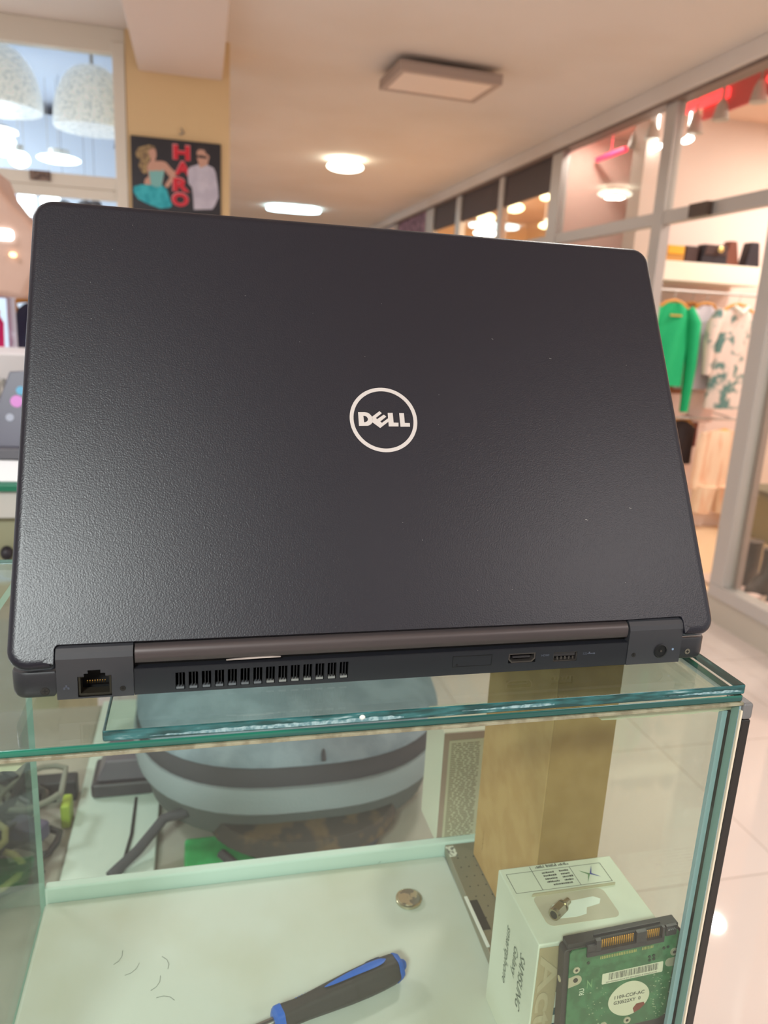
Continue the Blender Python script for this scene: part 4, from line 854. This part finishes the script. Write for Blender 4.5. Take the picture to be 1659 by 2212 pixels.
# left hinge cover with ethernet
def cover(xa, xb, hs, nm):
    b = mesh_hole_panel([xa * mm, xb * mm], [Z0 + .1 * mm, Z0 + 18.4 * mm], hs, -.0004, 0, MB())
    prof = [(-.0004, 18.4), (0.0004, 20.6), (.0021, 22.4), (.0045, 23.5), (.0075, 23.8), (.012, 23.4)]
    rr_ = []
    for y, z in prof: rr_.append([Vector((xa * mm, y, Z0 + z * mm)), Vector((xb * mm, y, Z0 + z * mm))])
    for i in range(len(rr_) - 1): b.add(rr_[i] + rr_[i + 1], [(0, 1, 3, 2)])
    for xq in (xa, xb):
        pts = [(xq * mm, y, Z0 + z * mm) for y, z in [(-.0004, .1)] + prof + [(.012, .1)]]; b.add(pts, [tuple(range(len(pts)))])
    b.add([(xa * mm, -.0004, Z0 + .0001), (xb * mm, -.0004, Z0 + .0001), (xb * mm, .012, Z0 + .0001), (xa * mm, .012, Z0 + .0001)], [(0, 1, 2, 3)])
    return b.build(nm, [m_hinge, m_void], lap, smooth=True)
hl = cover(19.1, 50.0, [(.0274, .0410, Z0 + .0008, Z0 + .0102, .009), (.0300, .0386, Z0 + .0102, Z0 + .0115, .009), (.0316, .0367, Z0 + .0115, Z0 + .0130, .009)], 'hinge_cover')
b = MB(); m_br = mat('port_frame', (58, 54, 46), .4, .5)
b.box(.0276, .0284, .0004, .006, Z0 + .0012, Z0 + .0098); b.box(.0400, .0408, .0004, .006, Z0 + .0012, Z0 + .0098); b.box(.0284, .0400, .0004, .006, Z0 + .0010, Z0 + .0020)
b.box(.0276, .0299, .0002, .003, Z0 + .0096, Z0 + .0101); b.box(.0387, .0408, .0002, .003, Z0 + .0096, Z0 + .0101)
b.build('ethernet_frame', m_br, hl)
for k in range(8): MB().cyl((.0308 + .00102 * k, .0035, Z0 + .0064), (.0304 + .00102 * k, .0062, Z0 + .0040), .00022, n=6).build('ethernet_contact', mat('contact_gold', (226, 178, 96), .25, .8), hl)
MB().box(.0226, .0232, -.0006, -.0004, Z0 + .0060, Z0 + .0066).box(.0217, .0224, -.0006, -.0004, Z0 + .0048, Z0 + .0054).box(.0234, .0241, -.0006, -.0004, Z0 + .0048, Z0 + .0054).box(.0218, .0240, -.0006, -.0004, Z0 + .0056, Z0 + .00575).build('network_symbol', m_mark, hl)
def screw(x, z, rad, m, par, y=-.0004):
    s = MB().cyl((x, y - .0002, z), (x, y + .0003, z), rad, n=22).build('screw', m, par, smooth=True)
    MB().box(x - rad * .6, x + rad * .6, y - .00025, y - .0002, z - rad * .13, z + rad * .13, ).box(x - rad * .13, x + rad * .13, y - .00025, y - .0002, z - rad * .6, z + rad * .6).build('cross_slot', m_void, s)
    MB().lathe([(rad, 0), (rad * 1.16, 0), (rad * 1.16, .0001), (rad, .0001)], (x, y - .00005, z), 22, Matrix.Rotation(math.pi / 2, 4, 'X')).build('screw_gap', m_void, s)
m_s1 = mat('screw_dark', (58, 54, 52), .35, .6)
screw(.0455, Z0 + .0038, .00105, m_s1, hl)
hr_ = cover(286.6, 316.7, [], 'hinge_cover')
screw(.2902, Z0 + .0054, .0010, m_s1, hr_)
MB().lathe([(.0035, .0), (.0038, -.0004), (.0031, -.0006), (.0029, -.0001)], (.3052, -.0004, Z0 + .0070), 28, Matrix.Rotation(-math.pi / 2, 4, 'X')).build('power_jack_ring', mat('jack_ring', (26, 26, 28), .3), hr_, smooth=True)
MB().cyl((.3052, -.0006, Z0 + .0070), (.3052, -.00045, Z0 + .0070), .0031, n=26).build('power_jack', m_void, hr_)
MB().cyl((.3052, -.0012, Z0 + .0070), (.3052, -.0005, Z0 + .0070), .0006, n=12).build('jack_pin', m_pm, hr_)
MB().cyl((.3122, -.0006, Z0 + .0074), (.3122, -.0004, Z0 + .0074), .0006, n=14).build('power_light', mat('led_lens', (130, 150, 176), .2), hr_)
screw(.0143, Z0 + .0040, .00165, m_s1, lap, y=.0005)
screw(.3217, Z0 + .0052, .0015, mat('screw_worn', (130, 122, 108), .4, .5), lap, y=.0005)
# hinge bar
prof = [(.0102, 13.6), (.0040, 13.6), (.0012, 14.6), (.0004, 16.5), (.0006, 19.4), (.0018, 21.2), (.0040, 22.3), (.0100, 22.6)]
MB().prism([(y, Z0 + z * mm) for y, z in prof], lambda u, v, w: (w, u, v), .0506, .2860).build('hinge_bar', mat('hinge_bar_satin', (78, 70, 70), .38, .3, noise=((2, 90, 90), (70, 62, 62), .4, .6)), lap, smooth=True)
MB().box(.0502, .2864, .004, .012, Z0 + .0005, Z0 + .0225).build('hinge_gap', m_void, lap)
random.seed(8)
MB().prism([(.0890, Z0 + .0136), (.100, Z0 + .0143), (.1085, Z0 + .0143), (.113, Z0 + .0139), (.105, Z0 + .0138)], lambda u, v, w: (u, w, v), .0008, .0020).build('bar_scratch', mat('scratch', (190, 176, 168), .4), lap)
# lid
lean = math.radians(29.605)
LN = Vector((0, math.cos(lean), -math.sin(lean))); LE = Vector((0, math.sin(lean), math.cos(lean))); LO = Vector((0, -.00224, Z0 + .0167))
def lp(x, v, d=0.0): return LO + Vector((x * mm, 0, 0)) + LE * (v * mm) + LN * (d * mm)
out = arc(9.0, 7.6, 9.0, 180, 270, 10) + arc(17.0, .6, 1.8, -90, 0, 4) + [(18.8, 7.0)] + arc(20.4, 7.0, 1.4, 180, 90, 4) + [(50.5, 8.4), (286.0, 7.9)] + arc(314.9, 7.0, 1.4, 90, 0, 4) + [(316.6, 6.5)] + arc(318.2, .6, 1.6, 180, 270, 4) + arc(326.0, 8.2, 9.0, 270, 360, 10) + arc(324.6, 214.0, 9.8, 0, 90, 10) + arc(11.0, 213.8, 10.2, 90, 180, 10)
def lring(ins, d):
    q = inset(out, ins); r_ = []
    for (x, v), (a, c) in zip(out, q):
        k = .06 if (18.7 < x < 316.8 and v < 9) else 1.0       # the cut edge above the hinge is crisp
        r_.append(lp(x + (a - x) * k, v + (c - v) * k, d))
    return r_
shell = MB().rings([lring(.6, 6.4), lring(0, 5.8), lring(-.1, 3.4), lring(.35, 1.7), lring(1.2, .75), lring(2.4, .22), lring(3.6, 0.02), lring(4.2, 0), lring(4.8, 0)])
nn = len(out)
for k in range(nn, 3 * nn): shell.m[k] = 1                        # rim made lighter and metallic to imitate the edge highlight
ld = shell.build('lid', [m_shell, mat('lid_rim_highlight', (118, 120, 134), .28, .75)], lap, smooth=True)
MB().prism([(12, 18), (321, 18), (321, 214), (12, 214)], lp, 6.4, 6.5).build('screen', mat('screen_glass', (10, 10, 12), .15), ld)
# round logo
m_logo = mat('logo_silver', (206, 198, 194), .35, .25)
cx_, cv_ = 167.5, 112.45
b = MB(); n = 72
o_ = [lp(cx_ + 17.25 * math.cos(2 * math.pi * k / n), cv_ + 17.15 * math.sin(2 * math.pi * k / n), -.12) for k in range(n)]; i_ = [lp(cx_ + 15.35 * math.cos(2 * math.pi * k / n), cv_ + 15.25 * math.sin(2 * math.pi * k / n), -.12) for k in range(n)]
o2 = [p + LN * .0002 for p in o_]; i2 = [p + LN * .0002 for p in i_]
b.rings([o2, o_, i_, i2], False, False)
b.build('logo_ring', m_logo, ld, smooth=True)
D_ = [(154.65, 116.11), (157.96, 116.19), (159.23, 116.03), (160.22, 115.52), (160.98, 114.74), (161.59, 113.87), (161.88, 112.49), (161.65, 110.88), (160.87, 109.94), (160.07, 109.39), (159.16, 109.03), (154.71, 108.89)]
Hh = [(157.2, 114.25), (158.09, 114.21), (158.83, 113.89), (159.41, 112.97), (159.44, 112.17), (158.93, 111.36), (158.14, 110.94), (157.37, 110.85)]
E_ = [(161.59, 113.87), (165.57, 116.91), (166.73, 115.86), (163.49, 113.27), (164.11, 112.62), (167.68, 115.11), (168.9, 114.06), (165.62, 111.45), (166.42, 110.72), (169.77, 113.25), (169.89, 111.46), (165.38, 107.98), (161.69, 110.83)]
L1 = [(169.76, 116.1), (172.31, 116.16), (172.44, 110.98), (174.95, 110.95), (174.8, 108.97), (169.81, 108.87)]
L2 = [(175.69, 116.16), (178.14, 116.17), (178.2, 110.91), (180.8, 110.88), (180.78, 108.95), (175.83, 108.85)]
# D as a slit polygon round its hole
d_poly = D_[:5] + [Hh[3], Hh[2], Hh[1], Hh[0], Hh[7], Hh[6], Hh[5], Hh[4], (Hh[3][0] + .001, Hh[3][1] - .001), (160.985, 114.735)] + D_[5:]
for pts in (d_poly, E_, L1, L2): MB().prism(pts, lp, -.12, .02).build('logo_letter', m_logo, ld)
# keyboard deck
m_key = mat('key_black', (22, 22, 24), .5)
MB().box(.02, .3134, .055, .150, Z0 + .0102, Z0 + .0112).build('keyboard_frame', m_panel, lap)
ky = MB()
for r_i in range(6):
    for c in range(15): ky.box(.024 + c * .0191, .024 + c * .0191 + .0165, .058 + r_i * .0152, .058 + r_i * .0152 + .013, Z0 + .0112, Z0 + .0124)
ky.build('keyboard', m_key, lap)
MB().box(.115, .215, .160, .215, Z0 + .0098, Z0 + .0106).build('touchpad', m_blk, lap)
# tiny scratches and dust on the lid
m_dust = mat('dust_speck', (190, 186, 180), .7); db_ = MB(); random.seed(12)
for k in range(26):
    x, v = random.uniform(20, 315), random.uniform(15, 215); a = random.uniform(.12, .22); db_.prism([(x, v), (x + a, v), (x + a, v + a), (x, v + a)], lp, -.02, .01)
for x, v, l in ((262, 150, 1.2), (270, 60, 1.4), (296, 66, 1.2), (230, 160, .9)): db_.prism([(x, v), (x + l, v - .4), (x + l, v - .3), (x, v + .12)], lp, -.02, .01)
db_.build('scratches', m_dust, ld)
MB().prism([(4.6, 58.6), (6.4, 57.2), (7.6, 56.6), (6.5, 57.6)], lp, -.08, .02).build('nick', m_void, ld)
